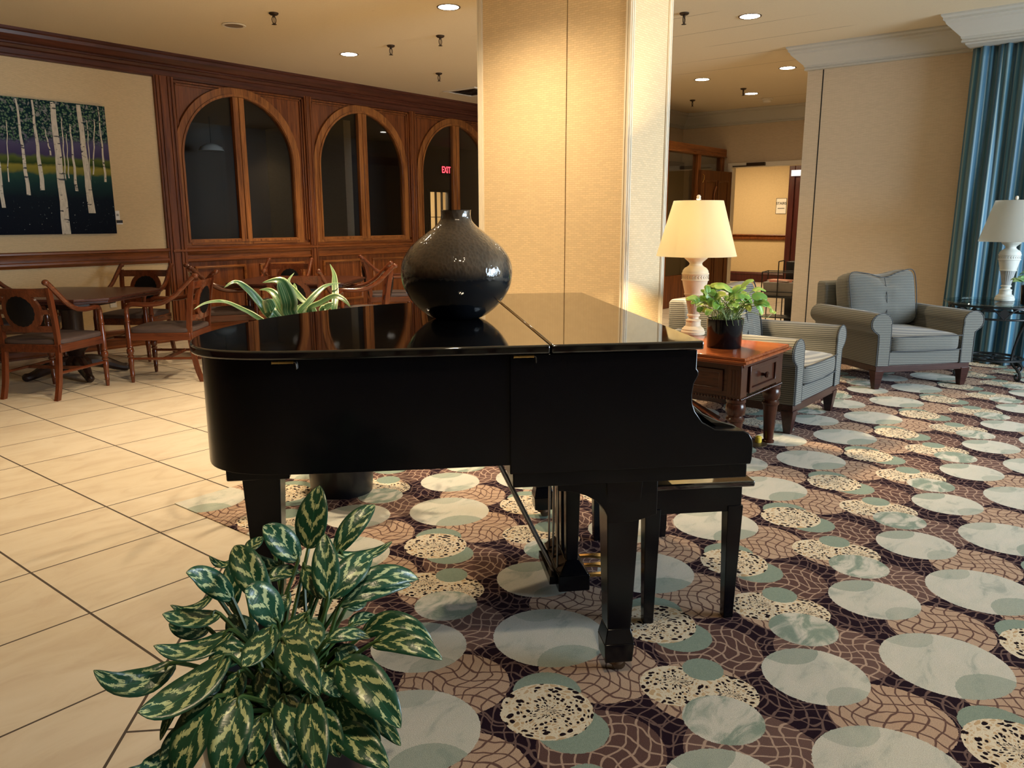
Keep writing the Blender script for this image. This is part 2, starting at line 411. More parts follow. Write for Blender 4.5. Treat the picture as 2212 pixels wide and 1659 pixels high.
struct('wall_back_return', MB().box(10.6, BX, 6.75, 6.89, 0, CEIL).box(10.6, 10.74, 6.89, WY, 0, CEIL), M['paper_r'])
# walls behind the camera and off to the right, with the daylight windows
struct('wall_rear', MB().box(-4.2, -4, -5.2, WY, 0, CEIL), M['oak_crown'])
wf = MB().box(-4.2, 4.4, -5.2, -5.0, 0, CEIL).box(RX-.4, RX+.1, -5.2, -5.0, 0, CEIL).box(4.4, RX-.4, -5.2, -5.0, 0, .5).box(4.4, RX-.4, -5.2, -5.0, 2.7, CEIL)
struct('wall_front', wf, M['paper_r'])
# column wrapped in grasscloth
KX, KY, KX1, KY1 = 4.95, 2.965, 5.52, 4.35
col = struct('wall_column', MB().box(KX+.02, KX1, KY+.02, KY1, 0, CEIL), M['paper_col'])
g = MB().box(KX+.008, KX+.03, 3.505, KY1-.05, 0, CEIL); g.build('panel', M['paper_col'], col)
g = MB().box(KX+.008, KX+.03, KY+.05, 3.497, 0, CEIL); g.build('panel', M['paper_col'], col)
MB().box(KX+.0195, KX+.0205, 3.49, 3.51, 0, CEIL).build('groove', M['felt'], col)
MB().box(KX+.05, KX1-.05, KY+.008, KY+.03, 0, CEIL).build('panel', M['paper_col'], col)
def corner_guard(x0, x1, y0, y1, fl):
    m = MB().box(x0, x1, y0, y1, 0, CEIL)
    for a in fl: m.box(*a, 0, CEIL)
    return m
corner_guard(KX, KX+.04, KY, KY+.045, [(KX-.006, KX, KY+.004, KY+.014), (KX-.006, KX, KY+.030, KY+.040), (KX+.004, KX+.014, KY-.006, KY), (KX+.026, KX+.036, KY-.006, KY)]).build('corner_guard', M['cream'], col)
corner_guard(KX1-.045, KX1+.004, KY, KY+.03, [(KX1-.04, KX1-.03, KY-.006, KY), (KX1-.012, KX1-.002, KY-.006, KY)]).build('corner_guard', M['cream'], col)
corner_guard(KX, KX+.03, KY1-.05, KY1+.004, [(KX-.006, KX, KY1-.045, KY1-.035), (KX-.006, KX, KY1-.012, KY1-.002)]).build('corner_guard', M['cream'], col)
MB().box(KX-.012, KX1+.012, KY-.012, KY1+.012, 0, .14).build('baseboard', M['cream'], col, bevel=.004)
# panel joint on the right wall
MB().box(RX-.001, RX+.002, 3.0-.006, 3.0+.006, 0, 2.93).build('groove', M['felt'], bpy.data.objects['wall_right'])
# cornices
CROWN = [(0, CEIL), (.185, CEIL), (.185, 3.135), (.168, 3.118), (.168, 3.10), (.15, 3.088), (.145, 3.07), (.035, 2.965), (.035, 2.952), (.022, 2.945), (.03, 2.93), (.03, 2.918), (0, 2.912)]
struct('trim_1', MB().sweep([(10.6, 6.75), (BX, 6.75), (BX, 3.165), (RX, 3.165), (RX, 1.5)], CROWN), M['greytrim'], ang=25)
# boxed curtain cornice
cb = struct('trim_2', MB().box(8.46, RX, -3.2, 1.60, 2.90, CEIL-.01), M['greytrim'])
MB().sweep([(RX, 1.60), (8.46, 1.60), (8.46, -3.2)], [(o, z) for o, z in CROWN]).build('crown', M['greytrim'], cb, ang=25)
WC = [(0, CEIL), (.165, CEIL), (.165, 3.125), (.15, 3.115), (.145, 3.085), (.11, 3.04), (.085, 3.03), (.085, 3.015), (.07, 3.01), (.06, 2.985), (.035, 2.975), (.035, 2.93), (.028, 2.92), (.028, 2.905), (0, 2.9)]
struct('trim_3', MB().sweep([(-4, WY), (10.6, WY)], WC), M['oak_crown'], ang=25)
RAIL = [(0, 1.062), (.03, 1.062), (.045, 1.052), (.045, 1.035), (.03, 1.025), (.022, 1.0), (.022, .96), (.032, .95), (.032, .93), (.02, .915), (.015, .90), (0, .9)]
struct('trim_4', MB().sweep([(-4, WY), (4.62, WY)], RAIL), M['oak_h'], ang=25)
BASE = [(0, .20), (.02, .20), (.028, .19), (.028, .17), (.018, .155), (.018, .03), (.03, .02), (.03, 0), (0, 0)]
struct('baseboard_left', MB().sweep([(-4, WY), (4.62, WY)], BASE), M['oak_h'], ang=25)
# ------------------------------------------------------------------ oak panelling with arched windows
yz = lambda u, v, d: (u, d, v)
def arch(cx, r, z0, zs, n=28):
    return [(cx-r, z0)] + [(cx-r*cos(pi*i/n), zs+r*sin(pi*i/n)) for i in range(n+1)] + [(cx+r, z0)]
def rect(x0, x1, z0, z1): return [(x0, z0), (x0, z1), (x1, z1), (x1, z0)]
PIL = [4.72, 6.635, 8.485, 10.36]; WC_X = [5.64, 7.545, 9.43]
pan = struct('wall_panelling', MB().prism(rect(4.72, 10.6, 1.0, CEIL), WY+.03, WY+.12, yz, [arch(c, .80, 1.10, 2.07) for c in WC_X]), M['oak_v'])
MB().box(4.72, 10.6, WY+.03, WY+.12, 0, 1.0).build('lower_panelling', M['oak_v'], pan)
for i, px in enumerate(PIL):
    w = .115 if i == 0 else .055
    m = MB().box(px-w, px+w, WY-.03, WY+.04, 0, 2.93)
    for k in ((-.085, -.045, .045, .085) if i == 0 else (-.03, .03)):
        m.box(px+k-.009, px+k+.009, WY-.042, WY-.03, .2, 2.92)
    m.build('pilaster', M['oak_v'], pan, bevel=.004)
    if i < 3:
        x0, x1 = px+w, PIL[i+1]-.055
        fr = MB().prism(rect(x0+.02, x1-.02, 1.10, 2.90), WY+.005, WY+.035, yz, [rect(x0+.05, x1-.05, 1.07, 2.87)]) if False else MB()
        for a, b in ((0.0, .014), (.028, .010)):
            fr.box(x0+a, x0+a+.02, WY+.03-b*2, WY+.035, 1.12, 2.90).box(x1-a-.02, x1-a, WY+.03-b*2, WY+.035, 1.12, 2.90).box(x0+a, x1-a, WY+.03-b*2, WY+.035, 2.88-a, 2.90-a)
        fr.build('panel_moulding', M['oak_v'], pan, bevel=.003)
        # raised panels below
        n_ = 2; wd = (x1-x0)/n_
        for k in range(n_):
            a, b = x0+wd*k+.10, x0+wd*(k+1)-.10
            q = MB().prism(rect(a, b, .28, .84), WY+.005, WY+.035, yz, [rect(a+.03, b-.03, .31, .81)])
            q.prism(rect(a+.008, b-.008, .288, .832), WY-.003, WY+.006, yz, [rect(a+.02, b-.02, .30, .82)])
            q.build('raised_panel', M['oak_sash_h'], pan, bevel=.004)
SILL = [(0, 1.085), (.03, 1.085), (.03, 1.06), (.05, 1.055), (.075, 1.04), (.075, 1.02), (.055, 1.01), (.045, .985), (.03, .975), (.03, .93), (.042, .92), (.042, .905), (.03, .895), (0, .89)]
struct('trim_5', MB().sweep([(4.66, WY+.03), (10.6, WY+.03)], SILL), M['oak_h'], ang=25)
struct('baseboard_panelling', MB().sweep([(4.6, WY+.03), (10.6, WY+.03)], BASE), M['oak_h'], ang=25)
for i, cx in enumerate(WC_X):
    w = struct('window_%d' % (i+1), MB().prism(arch(cx, .845, 1.085, 2.065, 40), WY-.005, WY+.06, yz, [arch(cx, .735, 1.15, 2.065, 40)]), M['oak_sash'], ang=30, bevel=.004)
    MB().prism(arch(cx, .765, 1.12, 2.065, 40), WY-.018, WY-.004, yz, [arch(cx, .74, 1.145, 2.065, 40)]).build('arch_bead', M['oak_sash'], w)
    MB().box(cx-.075, cx-.004, WY-.012, WY+.05, 1.12, 2.80).box(cx+.004, cx+.075, WY-.012, WY+.05, 1.12, 2.80).box(cx-.006, cx+.006, WY, WY+.05, 1.12, 2.80).build('mullion', M['oak_sash'], w, bevel=.004)
    for s in (-1, 1):
        a, b = sorted((cx+s*.08, cx+s*.733)); MB().box(a, b, WY-.012, WY+.05, 1.088, 1.155).build('bottom_rail', M['oak_sash_h'], w, bevel=.004)
        pts = [(cx+s*.07, 1.15)] + [(cx+s*.737*cos(t), 2.065+.737*sin(t)) for t in [pi/2*k/16*.94 for k in range(17)]]
        pts.insert(1, (cx+s*.737, 1.15)); pts.append((cx+s*.07, 2.79))
        MB().prism(pts, WY+.03, WY+.034, yz).build('pane', M['glass'], w)
# ------------------------------------------------------------------ the dark room seen through the arched windows
DY = 13.0
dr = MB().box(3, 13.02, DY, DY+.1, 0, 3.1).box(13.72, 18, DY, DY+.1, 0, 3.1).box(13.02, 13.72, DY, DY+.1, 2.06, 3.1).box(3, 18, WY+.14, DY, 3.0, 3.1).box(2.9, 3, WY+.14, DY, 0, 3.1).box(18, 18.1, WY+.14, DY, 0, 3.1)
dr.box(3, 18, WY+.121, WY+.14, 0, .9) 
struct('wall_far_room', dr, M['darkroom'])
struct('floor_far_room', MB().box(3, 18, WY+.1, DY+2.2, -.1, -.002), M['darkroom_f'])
struct('wall_far_partition', MB().box(8.9, 9.05, 10.8, DY, 0, 3.0), M['paper_r'])
# ------------------------------------------------------------------ vestibule and hall beyond the doorway
HX = 17.3
struct('wall_hall', MB().box(HX, HX+.1, 3.0, 9.5, 0, 3.0).box(BX+.14, HX, 9.4, 9.5, 0, 3.0).box(BX+.14, HX, 3.0, 3.1, 0, 3.0), M['paper'])
struct('ceiling_hall', MB().box(BX+.1, HX+.1, 3.0, 9.5, 2.75, 2.85), M['ceil'])
struct('trim_6', MB().sweep([(HX, 9.4), (HX, 6.35)], [(0, 1.05), (.05, 1.05), (.06, 1.03), (.03, 1.01), (.03, .99), (.06, .98), (.06, .95), (.02, .92), (0, .92)]), M['oak_h'], ang=25)
struct('baseboard_hall', MB().sweep([(HX, 9.4), (HX, 6.35)], [(0, .22), (.02, .22), (.04, .18), (.02, .15), (.02, .02), (.05, .02), (.05, 0), (0, 0)]), M['darkdoor'], ang=25)
d2 = struct('door_2', MB().box(HX-.09, HX, 6.22, 6.345, 0, 2.75).box(HX-.09, HX, 5.1, 5.24, 0, 2.75).box(HX-.09, HX, 5.24, 6.22, 2.32, 2.75), M['darkdoor'], bevel=.01)
m = MB().box(HX-.05, HX-.01, 5.24, 6.22, 0, 2.32)
for a, b in ((.15, .95), (1.1, 2.15)): m.prism([(5.36, a), (5.36, b), (6.14, b), (6.14, a)], HX-.07, HX-.05, lambda u, v, d: (d, u, v), [[(5.42, a+.06), (5.42, b-.06), (6.08, b-.06), (6.08, a+.06)]])
m.build('door_leaf', M['darkdoor'], d2)
# doorway casing with its closer
d1 = struct('door_1', MB().box(BX-.03, BX+.16, 5.81, 5.88, 0, 2.30).box(BX-.03, BX+.16, 4.25, 4.32, 0, 2.30).box(BX-.03, BX+.16, 4.32, 5.81, 2.225, 2.30), M['cream'], bevel=.006)
MB().box(BX-.09, BX-.03, 5.22, 5.53, 2.235, 2.29).build('closer_track', M['sprink'], d1, bevel=.006)
MB().box(BX-.06, BX-.03, 5.52, 5.78, 2.235, 2.25).build('closer_arm', M['sprink'], d1)
# glazed oak vestibule screen left of the doorway
PY = 5.98
ps = struct('trim_7', MB().box(9.6, 13.08, PY-.07, PY+.07, 2.40, 2.53).box(9.6, 13.08, PY-.085, PY+.085, 2.39, 2.41), M['oak_sash_h'], bevel=.008)
for x in (9.65, 11.05, 12.12, 13.0): MB().box(x-.05, x+.05, PY-.05, PY+.05, 0, 2.40).build('post', M['oak_sash'], ps, bevel=.006)
MB().box(9.7, 12.95, PY-.04, PY+.04, 0, .5).build('kick_panel', M['oak_v'], ps)
for a, b in ((9.7, 11.0), (11.1, 12.07), (12.17, 12.95)): MB().box(a, b, PY-.004, PY+.004, .5, 2.40).build('pane', M['glass'], ps)
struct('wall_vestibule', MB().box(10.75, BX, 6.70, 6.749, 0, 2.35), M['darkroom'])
# open panelled door leaf
a0 = Vector((13.06, 5.80)); ang = radians(180-6)
d3 = struct('door_3', MB().box(0, .98, -.022, .022, .01, 2.15), M['doorwood'])
d3.location = (a0.x, a0.y, 0); d3.rotation_euler = (0, 0, ang)
def leaf_panel(x0, x1, z0, z1):
    return MB().prism(rect(x0, x1, z0, z1), .022, .034, yz, [rect(x0+.03, x1-.03, z0+.03, z1-.03)])
for x0, x1, z0, z1 in ((.13, .46, 1.42, 2.0), (.50, .85, 1.42, 2.0), (.13, .46, .25, 1.32), (.50, .85, .25, 1.32)):
    leaf_panel(x0, x1, z0, z1).build('door_panel', M['doorwood'], d3, bevel=.005)
MB().tube([(.30+.28*cos(t), .036, 1.72+.28*sin(t)) for t in [-1.4+k*.14 for k in range(16)]], .012, 6).build('door_moulding', M['oak_sash'], d3)
m = MB().box(.88, .93, .022, .03, .92, 1.12).tube([(.90, .03, 1.05), (.90, .08, 1.05), (.80, .085, 1.045)], .012, 8); m.build('door_handle', M['brass'], d3)
m = MB().tube([(.93, .024, 2.08), (.93, .05, 2.06), (.93, .05, 2.0), (.93, .024, 1.96)], .008, 6); m.build('flush_bolt', M['brass'], d3)
MB().box(-.02, .02, -.03, .03, 0, 2.2).build('hinge_stile', M['cream'], d3)
# ------------------------------------------------------------------ grand piano
PA = radians(-43.3)
PO = (1.994, .938, 0)
pn = thing('grand_piano', 'black lacquered baby grand piano with its lid closed on the patterned carpet', 'piano', PO, PA)
xz = lambda u, v, d: (u, d, v)
# plan outline of the rim (x<0 to the tail, y across); straight bass side, round tail, waisted treble side
near = [(0, 0), (-.30, -.004), (-.70, -.012), (-1.05, -.012)]
tailc = smooth_path([(-1.05, -.012), (-1.18, -.002), (-1.29, .035), (-1.365, .11), (-1.402, .22), (-1.405, .33), (-1.385, .44), (-1.345, .57), (-1.275, .72), (-1.16, .88), (-1.02, 1.02), (-.86, 1.135), (-.70, 1.215), (-.55, 1.31), (-.44, 1.43), (-.36, 1.495), (-.28, 1.51)], 4)
full = near[:-1] + tailc + [(0, 1.51)]
def inset(poly, d):
    P = [Vector(p) for p in poly]; out = []
    n = len(P)
    ar = sum(P[i].x*P[(i+1) % n].y-P[(i+1) % n].x*P[i].y for i in range(n))
    sgn = 1 if ar > 0 else -1
    for i in range(n):
        a = (P[i]-P[i-1]).normalized(); b = (P[(i+1) % n]-P[i]).normalized()
        na = Vector((-a.y, a.x))*sgn; nb = Vector((-b.y, b.x))*sgn
        m = (na+nb).normalized(); m = m/max(.35, m.dot(na))
        out.append(tuple(P[i]+m*d))
    return out
SEAM = -.428
def cut(poly, x, keep):
    out = []; n = len(poly)
    for i in range(n):
        a, b = poly[i], poly[(i+1) % n]
        ia, ib = (a[0] < x) == (keep == 'lt'), (b[0] < x) == (keep == 'lt')
        if ia: out.append(a)
        if ia != ib:
            t = (x-a[0])/(b[0]-a[0]); out.append((x, a[1]+t*(b[1]-a[1])))
    return out
lidm = MB().prism(cut(full, SEAM-.001, 'lt'), 1.013, 1.037); lid = lidm.build('lid', M['lacquer'], pn, bevel=.005, seg=3)
MB().prism(cut(full, SEAM+.003, 'gt'), 1.013, 1.037).build('front_lid_flap', M['lacquer'], pn, bevel=.005, seg=3)
MB().tube([(SEAM+.001, .0, 1.0365), (SEAM+.001, 1.29, 1.0365)], .0022, 6).build('lid_hinge', M['brass'], pn)
rimo = inset(full, .028)
MB().prism(rimo, .70, 1.0105, holes=[inset(full, .075)]).build('rim', M['satin_black'], pn, bevel=.004)
MB().prism(inset(full, .07), .74, .78).build('soundboard', M['felt'], pn)
# curved cheek (key arm) on both sides
cheek = [(-.535, .69), (-.535, 1.0095), (-.012, 1.0095), (-.012, .957), (-.006, .95), (-.006, .938), (-.018, .915), (-.022, .885), (-.020, .86), (-.011, .835), (.012, .803), (.05, .781), (.09, .776), (.135, .773), (.152, .765), (.162, .75), (.166, .735), (.165, .69), (.162, .674), (-.535, .674)]
for y0, y1 in ((.016, .062), (1.45, 1.494)):
    MB().prism(cheek, y0, y1, xz).build('cheek', M['satin_black'], pn, bevel=.003)
# key bed, key slip, sloped fallboard over the keys, name board
MB().box(-.525, .158, .03, 1.48, .630, .674).box(-.51, .14, .06, 1.45, .674, .70).build('key_bed', M['satin_black'], pn, bevel=.003)
fb = [(-.03, .865), (-.018, .866), (0, .842), (.03, .816), (.075, .794), (.125, .779), (.150, .762), (.156, .70), (.13, .70), (.125, .745), (.09, .762), (-.03, .848)]
MB().prism(fb, .062, 1.45, xz).build('fallboard', M['lacquer'], pn, bevel=.003)
MB().box(-.06, -.028, .062, 1.45, .70, 1.0095).build('name_board', M['lacquer'], pn)
for y in (.30, 1.2): MB().tube([(.075, y, .812), (.085, y+.03, .812), (.085, y+.05, .806)], .004, 6).build('fallboard_knob', M['brass'], pn)
# butt hinges with bent pull pins on the bass side
for x in (-1.124, -.498):
    h = MB().tube([(x-.027, .011, 1.0045), (x+.027, .011, 1.0045)], .0042, 8)
    for k in (-.0265, -.009, .009, .0265): h.tube([(x+k-.0008, .011, 1.0045), (x+k+.0008, .011, 1.0045)], .0052, 8)
    hh = h.build('lid_pin_hinge', M['brass'], pn)
    MB().tube([(x+.027, .011, 1.0045), (x+.031, .011, 1.004), (x+.033, .011, 1.0), (x+.034, .011, .986)], .0022, 6).build('hinge_pin', M['chrome'], hh)
# legs
def piano_leg(cx, cy, knee):
    m = MB()
    m.taper((cx-.050, cx+.050, cy-.050, cy+.050), .56, (cx-.055, cx+.055, cy-.055, cy+.055), .632)
    m.taper((cx-.036, cx+.036, cy-.036, cy+.036), .155, (cx-.05, cx+.05, cy-.05, cy+.05), .56)
    m.taper((cx-.046, cx+.046, cy-.046, cy+.046), .11, (cx-.036, cx+.036, cy-.036, cy+.036), .156)
    m.taper((cx-.042, cx+.042, cy-.042, cy+.042), .048, (cx-.046, cx+.046, cy-.046, cy+.046), .11)
    l = m.build('leg', M['satin_black'], pn, bevel=.003)
    c = MB().lathe([(.018, .028), (.026, .03), (.026, .046), (.018, .05)], (cx, cy, 0), 16)
    c.lathe([(0, -.011), (.020, -.010), (.022, 0), (.020, .010), (0, .011)], (0, 0, 0), 16, Matrix.Translation((cx+.01, cy, .0235)) @ Matrix.Rotation(pi/2, 4, 'X'))
    c.build('caster', M['caster'], l)
    if knee:
        k = [(cx-.335+.14, .632), (cx+.10, .632), (cx+.10, .52), (cx+.03, .50), (cx-.045, .50)] + [(cx-.045-.15*(1-cos(t)), .50+.105*sin(t)) for t in [pi/2*i/8 for i in range(1, 9)]]
        MB().prism(k, cy-.05, cy+.05, xz).build('knee_bracket', M['satin_black'], l, bevel=.003)
piano_leg(-.198, .105, True); piano_leg(-.198, 1.405, True)
m = MB(); tc = (-1.25, .345)
b = MB(); b.prism([(tc[0]+.02+.115*cos(t), tc[1]+.17*sin(t)) for t in [2*pi*i/32 for i in range(32)]], .655, .702).build('tail_block', M['satin_black'], pn, bevel=.006)
MB().box(tc[0]-.09, tc[0]+.09, tc[1]-.10, tc[1]+.10, .615, .66).build('leg_plate', M['satin_black'], pn, bevel=.004)
m.taper((tc[0]-.036, tc[0]+.036, tc[1]-.036, tc[1]+.036), .155, (tc[0]-.056, tc[0]+.056, tc[1]-.056, tc[1]+.056), .62)
m.taper((tc[0]-.046, tc[0]+.046, tc[1]-.046, tc[1]+.046), .11, (tc[0]-.036, tc[0]+.036, tc[1]-.036, tc[1]+.036), .156)
m.box(tc[0]-.043, tc[0]+.043, tc[1]-.043, tc[1]+.043, .048, .11)
l = m.build('leg', M['satin_black'], pn, bevel=.003)
MB().lathe([(.018, .006), (.026, .01), (.026, .046), (.018, .05)], (tc[0], tc[1], 0), 16).build('caster', M['caster'], l)
# beams under the case
MB().box(-1.15, -.5, .70, .78, .66, .74).box(-.95, -.5, 1.0, 1.07, .66, .74).build('under_beam', M['felt'], pn)
# pedal lyre with rods and three pedals
LX, LY = -.225, .735
ly = MB()
ly.box(LX-.05, LX+.05, LY-.16, LY+.16, .60, .632)
for dy in (-.095, .0, .095): ly.taper((LX-.022, LX+.022, LY+dy-.02, LY+dy+.02), .13, (LX-.03, LX+.03, LY+dy-.024, LY+dy+.024), .60)
ly.taper((LX-.055, LX+.055, LY-.155, LY+.155), .092, (LX-.024, LX+.024, LY-.12, LY+.12), .135)
ly.box(LX-.058, LX+.058, LY-.158, LY+.158, .03, .093)
lyr = ly.build('pedal_lyre', M['satin_black'], pn, bevel=.004)
for dy in (-.085, 0, .085):
    pts = [(LX+.05, LY+dy, .06), (LX+.10, LY+dy, .062), (LX+.15, LY+dy, .058), (LX+.185, LY+dy, .050)]
    p = MB().prism(smooth_path([(LX+.04, -.013), (LX+.10, -.012), (LX+.15, -.020), (LX+.185, -.016), (LX+.197, 0), (LX+.185, .016), (LX+.15, .020), (LX+.10, .012), (LX+.04, .013)], 4), .052, .062, lambda u, v, d, dy=dy: (u, LY+dy+v, d - max(0, u-LX-.12)*.12))
    p.build('pedal', M['brass'], lyr, bevel=.003)
    MB().tube([(LX-.05, LY+dy, .09), (LX-.05, LY+dy, .63)], .0045, 8).build('trap_rod', M['chrome'], lyr)
for dy in (-.10, .10): MB().tube([(LX-.058, LY+dy, .07), (LX-.36, LY+dy, .70)], .0065, 8).build('brace_rod', M['chrome'], lyr)
MB().box(LX-.085, LX-.055, LY-.12, LY+.12, .045, .075).build('lyre_brace', M['satin_black'], lyr)
# ------------------------------------------------------------------ bench
pb = thing('piano_bench', 'black lacquered wooden bench tucked under the piano keyboard', 'bench', (PO[0]+cos(PA)*.13-sin(PA)*.735, PO[1]+sin(PA)*.13+cos(PA)*.735, 0), PA)
MB().box(-.195, .195, -.415, .415, .494, .514).build('seat', M['lacquer'], pb, bevel=.005, seg=3)
MB().box(-.165, .165, -.385, .385, .40, .494).build('apron', M['satin_black'], pb, bevel=.003)
for sx in (-1, 1):
    for sy in (-1, 1):
        x, y = sx*.143, sy*.362
        MB().taper((x-.017, x+.017, y-.017, y+.017), .005, (x-.027, x+.027, y-.027, y+.027), .42).build('leg', M['satin_black'], pb, bevel=.002)
# ------------------------------------------------------------------ vase on the lid
def mat_vase():
    n = N('bronze_glaze'); v = n.co(); p = n.sep(v)
    z = n.noise(v, 14, 4, .6); f = n.voro(n.vm('MULTIPLY', v, (1, 1, .7)), 95, 'F1')
    drip = n.noise(n.vm('MULTIPLY', v, (9, 9, 1.0)), 1.2, 3, .6)
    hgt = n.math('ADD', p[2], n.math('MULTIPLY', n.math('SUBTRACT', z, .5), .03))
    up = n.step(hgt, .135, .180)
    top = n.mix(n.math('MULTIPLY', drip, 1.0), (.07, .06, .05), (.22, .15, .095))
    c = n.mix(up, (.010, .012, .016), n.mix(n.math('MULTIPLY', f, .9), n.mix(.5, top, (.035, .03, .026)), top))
    return n.bsdf(c, .07, 0, n.bump(n.math('ADD', f, n.math('MULTIPLY', z, 3.0)), n.math('MULTIPLY_ADD', up, .16, .08), .006), **{'Coat Weight': .6, 'Coat Roughness': .05})
vx = (PO[0]+cos(PA)*-.633-sin(PA)*.626, PO[1]+sin(PA)*-.633+cos(PA)*.626, 1.0372)
prof = smooth_path([(.072, 0), (.105, .016), (.148, .055), (.178, .105), (.187, .155), (.178, .198), (.15, .24), (.108, .276), (.073, .302), (.054, .322), (.0495, .338), (.050, .356)], 5) + [(.0515, .3575), (.047, .357), (.045, .33), (.06, .30)]
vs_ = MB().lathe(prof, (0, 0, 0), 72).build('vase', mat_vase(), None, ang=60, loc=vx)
tag(vs_, 'dark bronze glazed bulbous vase with a narrow neck standing on the piano lid', 'vase')
# ------------------------------------------------------------------ foliage
def mat_leaf(name, dark, light, kind, rough=.3):
    n = N(name); u = n.n('ShaderNodeUVMap').outputs[0]; s = n.sep(u); v = n.co()
    a = n.math('ABSOLUTE', n.math('SUBTRACT', s[0], .5))
    if kind == 'agla':
        # feathered pale chevrons between the veins
        z1 = n.noise(n.vm('MULTIPLY', n.comb(s[0], s[1], s[2]), (9, 8, 1)), 1, 4, .7, .8)
        w = n.noise(n.vm('ADD', v, (3, 1, 2)), 38, 4, .7, .9)
        ch = n.math('SINE', n.math('ADD', n.math('MULTIPLY', n.math('SUBTRACT', s[1], n.math('MULTIPLY', a, .7)), 24), n.math('MULTIPLY', n.math('SUBTRACT', z1, .5), 9)))
        m = n.math('MULTIPLY', n.step(n.math('ADD', n.math('MULTIPLY', ch, .38), w), .665, .735), n.step(a, .47, .33))
        c = n.mix(m, n.mix(z1, dark, tuple(x*1.5 for x in dark)), n.mix(w, light, tuple(x*.75 for x in light)))
        c = n.mix(n.math('LESS_THAN', a, .012), c, tuple(x*2.0 for x in dark))
    elif kind == 'stripe':
        z = n.noise(n.comb(n.math('MULTIPLY', s[0], 14), n.math('MULTIPLY', s[1], .8), 0), 1, 3)
        m = n.math('MAXIMUM', n.step(a, .36, .43), n.math('MULTIPLY', n.step(z, .52, .6), .6))
        c = n.mix(m, dark, light)
    else:
        z = n.noise(v, 30, 3); q = n.sep(n.n('ShaderNodeNewGeometry').outputs[0])
        c = n.mix(n.step(n.noise(v, 9, 2), .42, .62), dark, light); c = n.mix(n.math('MULTIPLY', z, .3), c, light)
    b = n.bump(n.noise(n.comb(n.math('MULTIPLY', a, 3), n.math('MULTIPLY', s[1], 26), 0), 1, 1), .12, .004)
    return n.bsdf(c, rough, 0, b, **{'Subsurface Weight': .0, 'Specular IOR Level': .5, 'Transmission Weight': 0.0})
class Leaves:
    def __init__(s): s.v = []; s.f = []; s.uv = []; s.stem = MB()
    def leaf(s, pts, width, nrm, shape=.45, cup=.25, nu=4, tipc=1.0):
        """blade along the spine pts; nrm is the upper side; shape = where it is widest"""
        P = [Vector(p) for p in smooth_path(pts, 5)]; n = len(P); base = len(s.v); nrm = Vector(nrm).normalized()
        for i, p in enumerate(P):
            t = i/(n-1)
            tg = (P[min(i+1, n-1)]-P[max(i-1, 0)]).normalized()
            side = tg.cross(nrm); side = side.normalized() if side.length > 1e-4 else Vector((1, 0, 0))
            up = side.cross(tg).normalized()
            e = log_w(t, shape)
            for k in range(nu+1):
                q = (k/nu-.5)*2
                s.v.append(tuple(p + side*q*width*.5*e + up*(abs(q)**1.4)*cup*width*.5*e)); s.uv.append((k/nu, t))
        for i in range(n-1):
            for k in range(nu):
                a = base+i*(nu+1)+k; s.f.append((a, a+1, a+nu+2, a+nu+1))
    def build(s, name, mat, parent, thick=.0012):
        me = bpy.data.meshes.new(name); me.from_pydata(s.v, [], s.f); uv = me.uv_layers.new(name='UVMap')
        for l in me.loops: uv.data[l.index].uv = s.uv[l.vertex_index]
        me.polygons.foreach_set('use_smooth', [True]*len(me.polygons)); me.materials.append(mat)
        o = bpy.data.objects.new(name, me); C.objects.link(o); o.parent = parent
        sd = o.modifiers.new('thick', 'SOLIDIFY'); sd.thickness = thick
        return o
def log_w(t, sh):
    b = 1.12; a = b*sh/(1-sh)
    e = (t**a * (1-t)**b) if 0 < t < 1 else 0
    tm = sh; mx = tm**a*(1-tm)**b
    return max(.02, (e/mx)**.9)
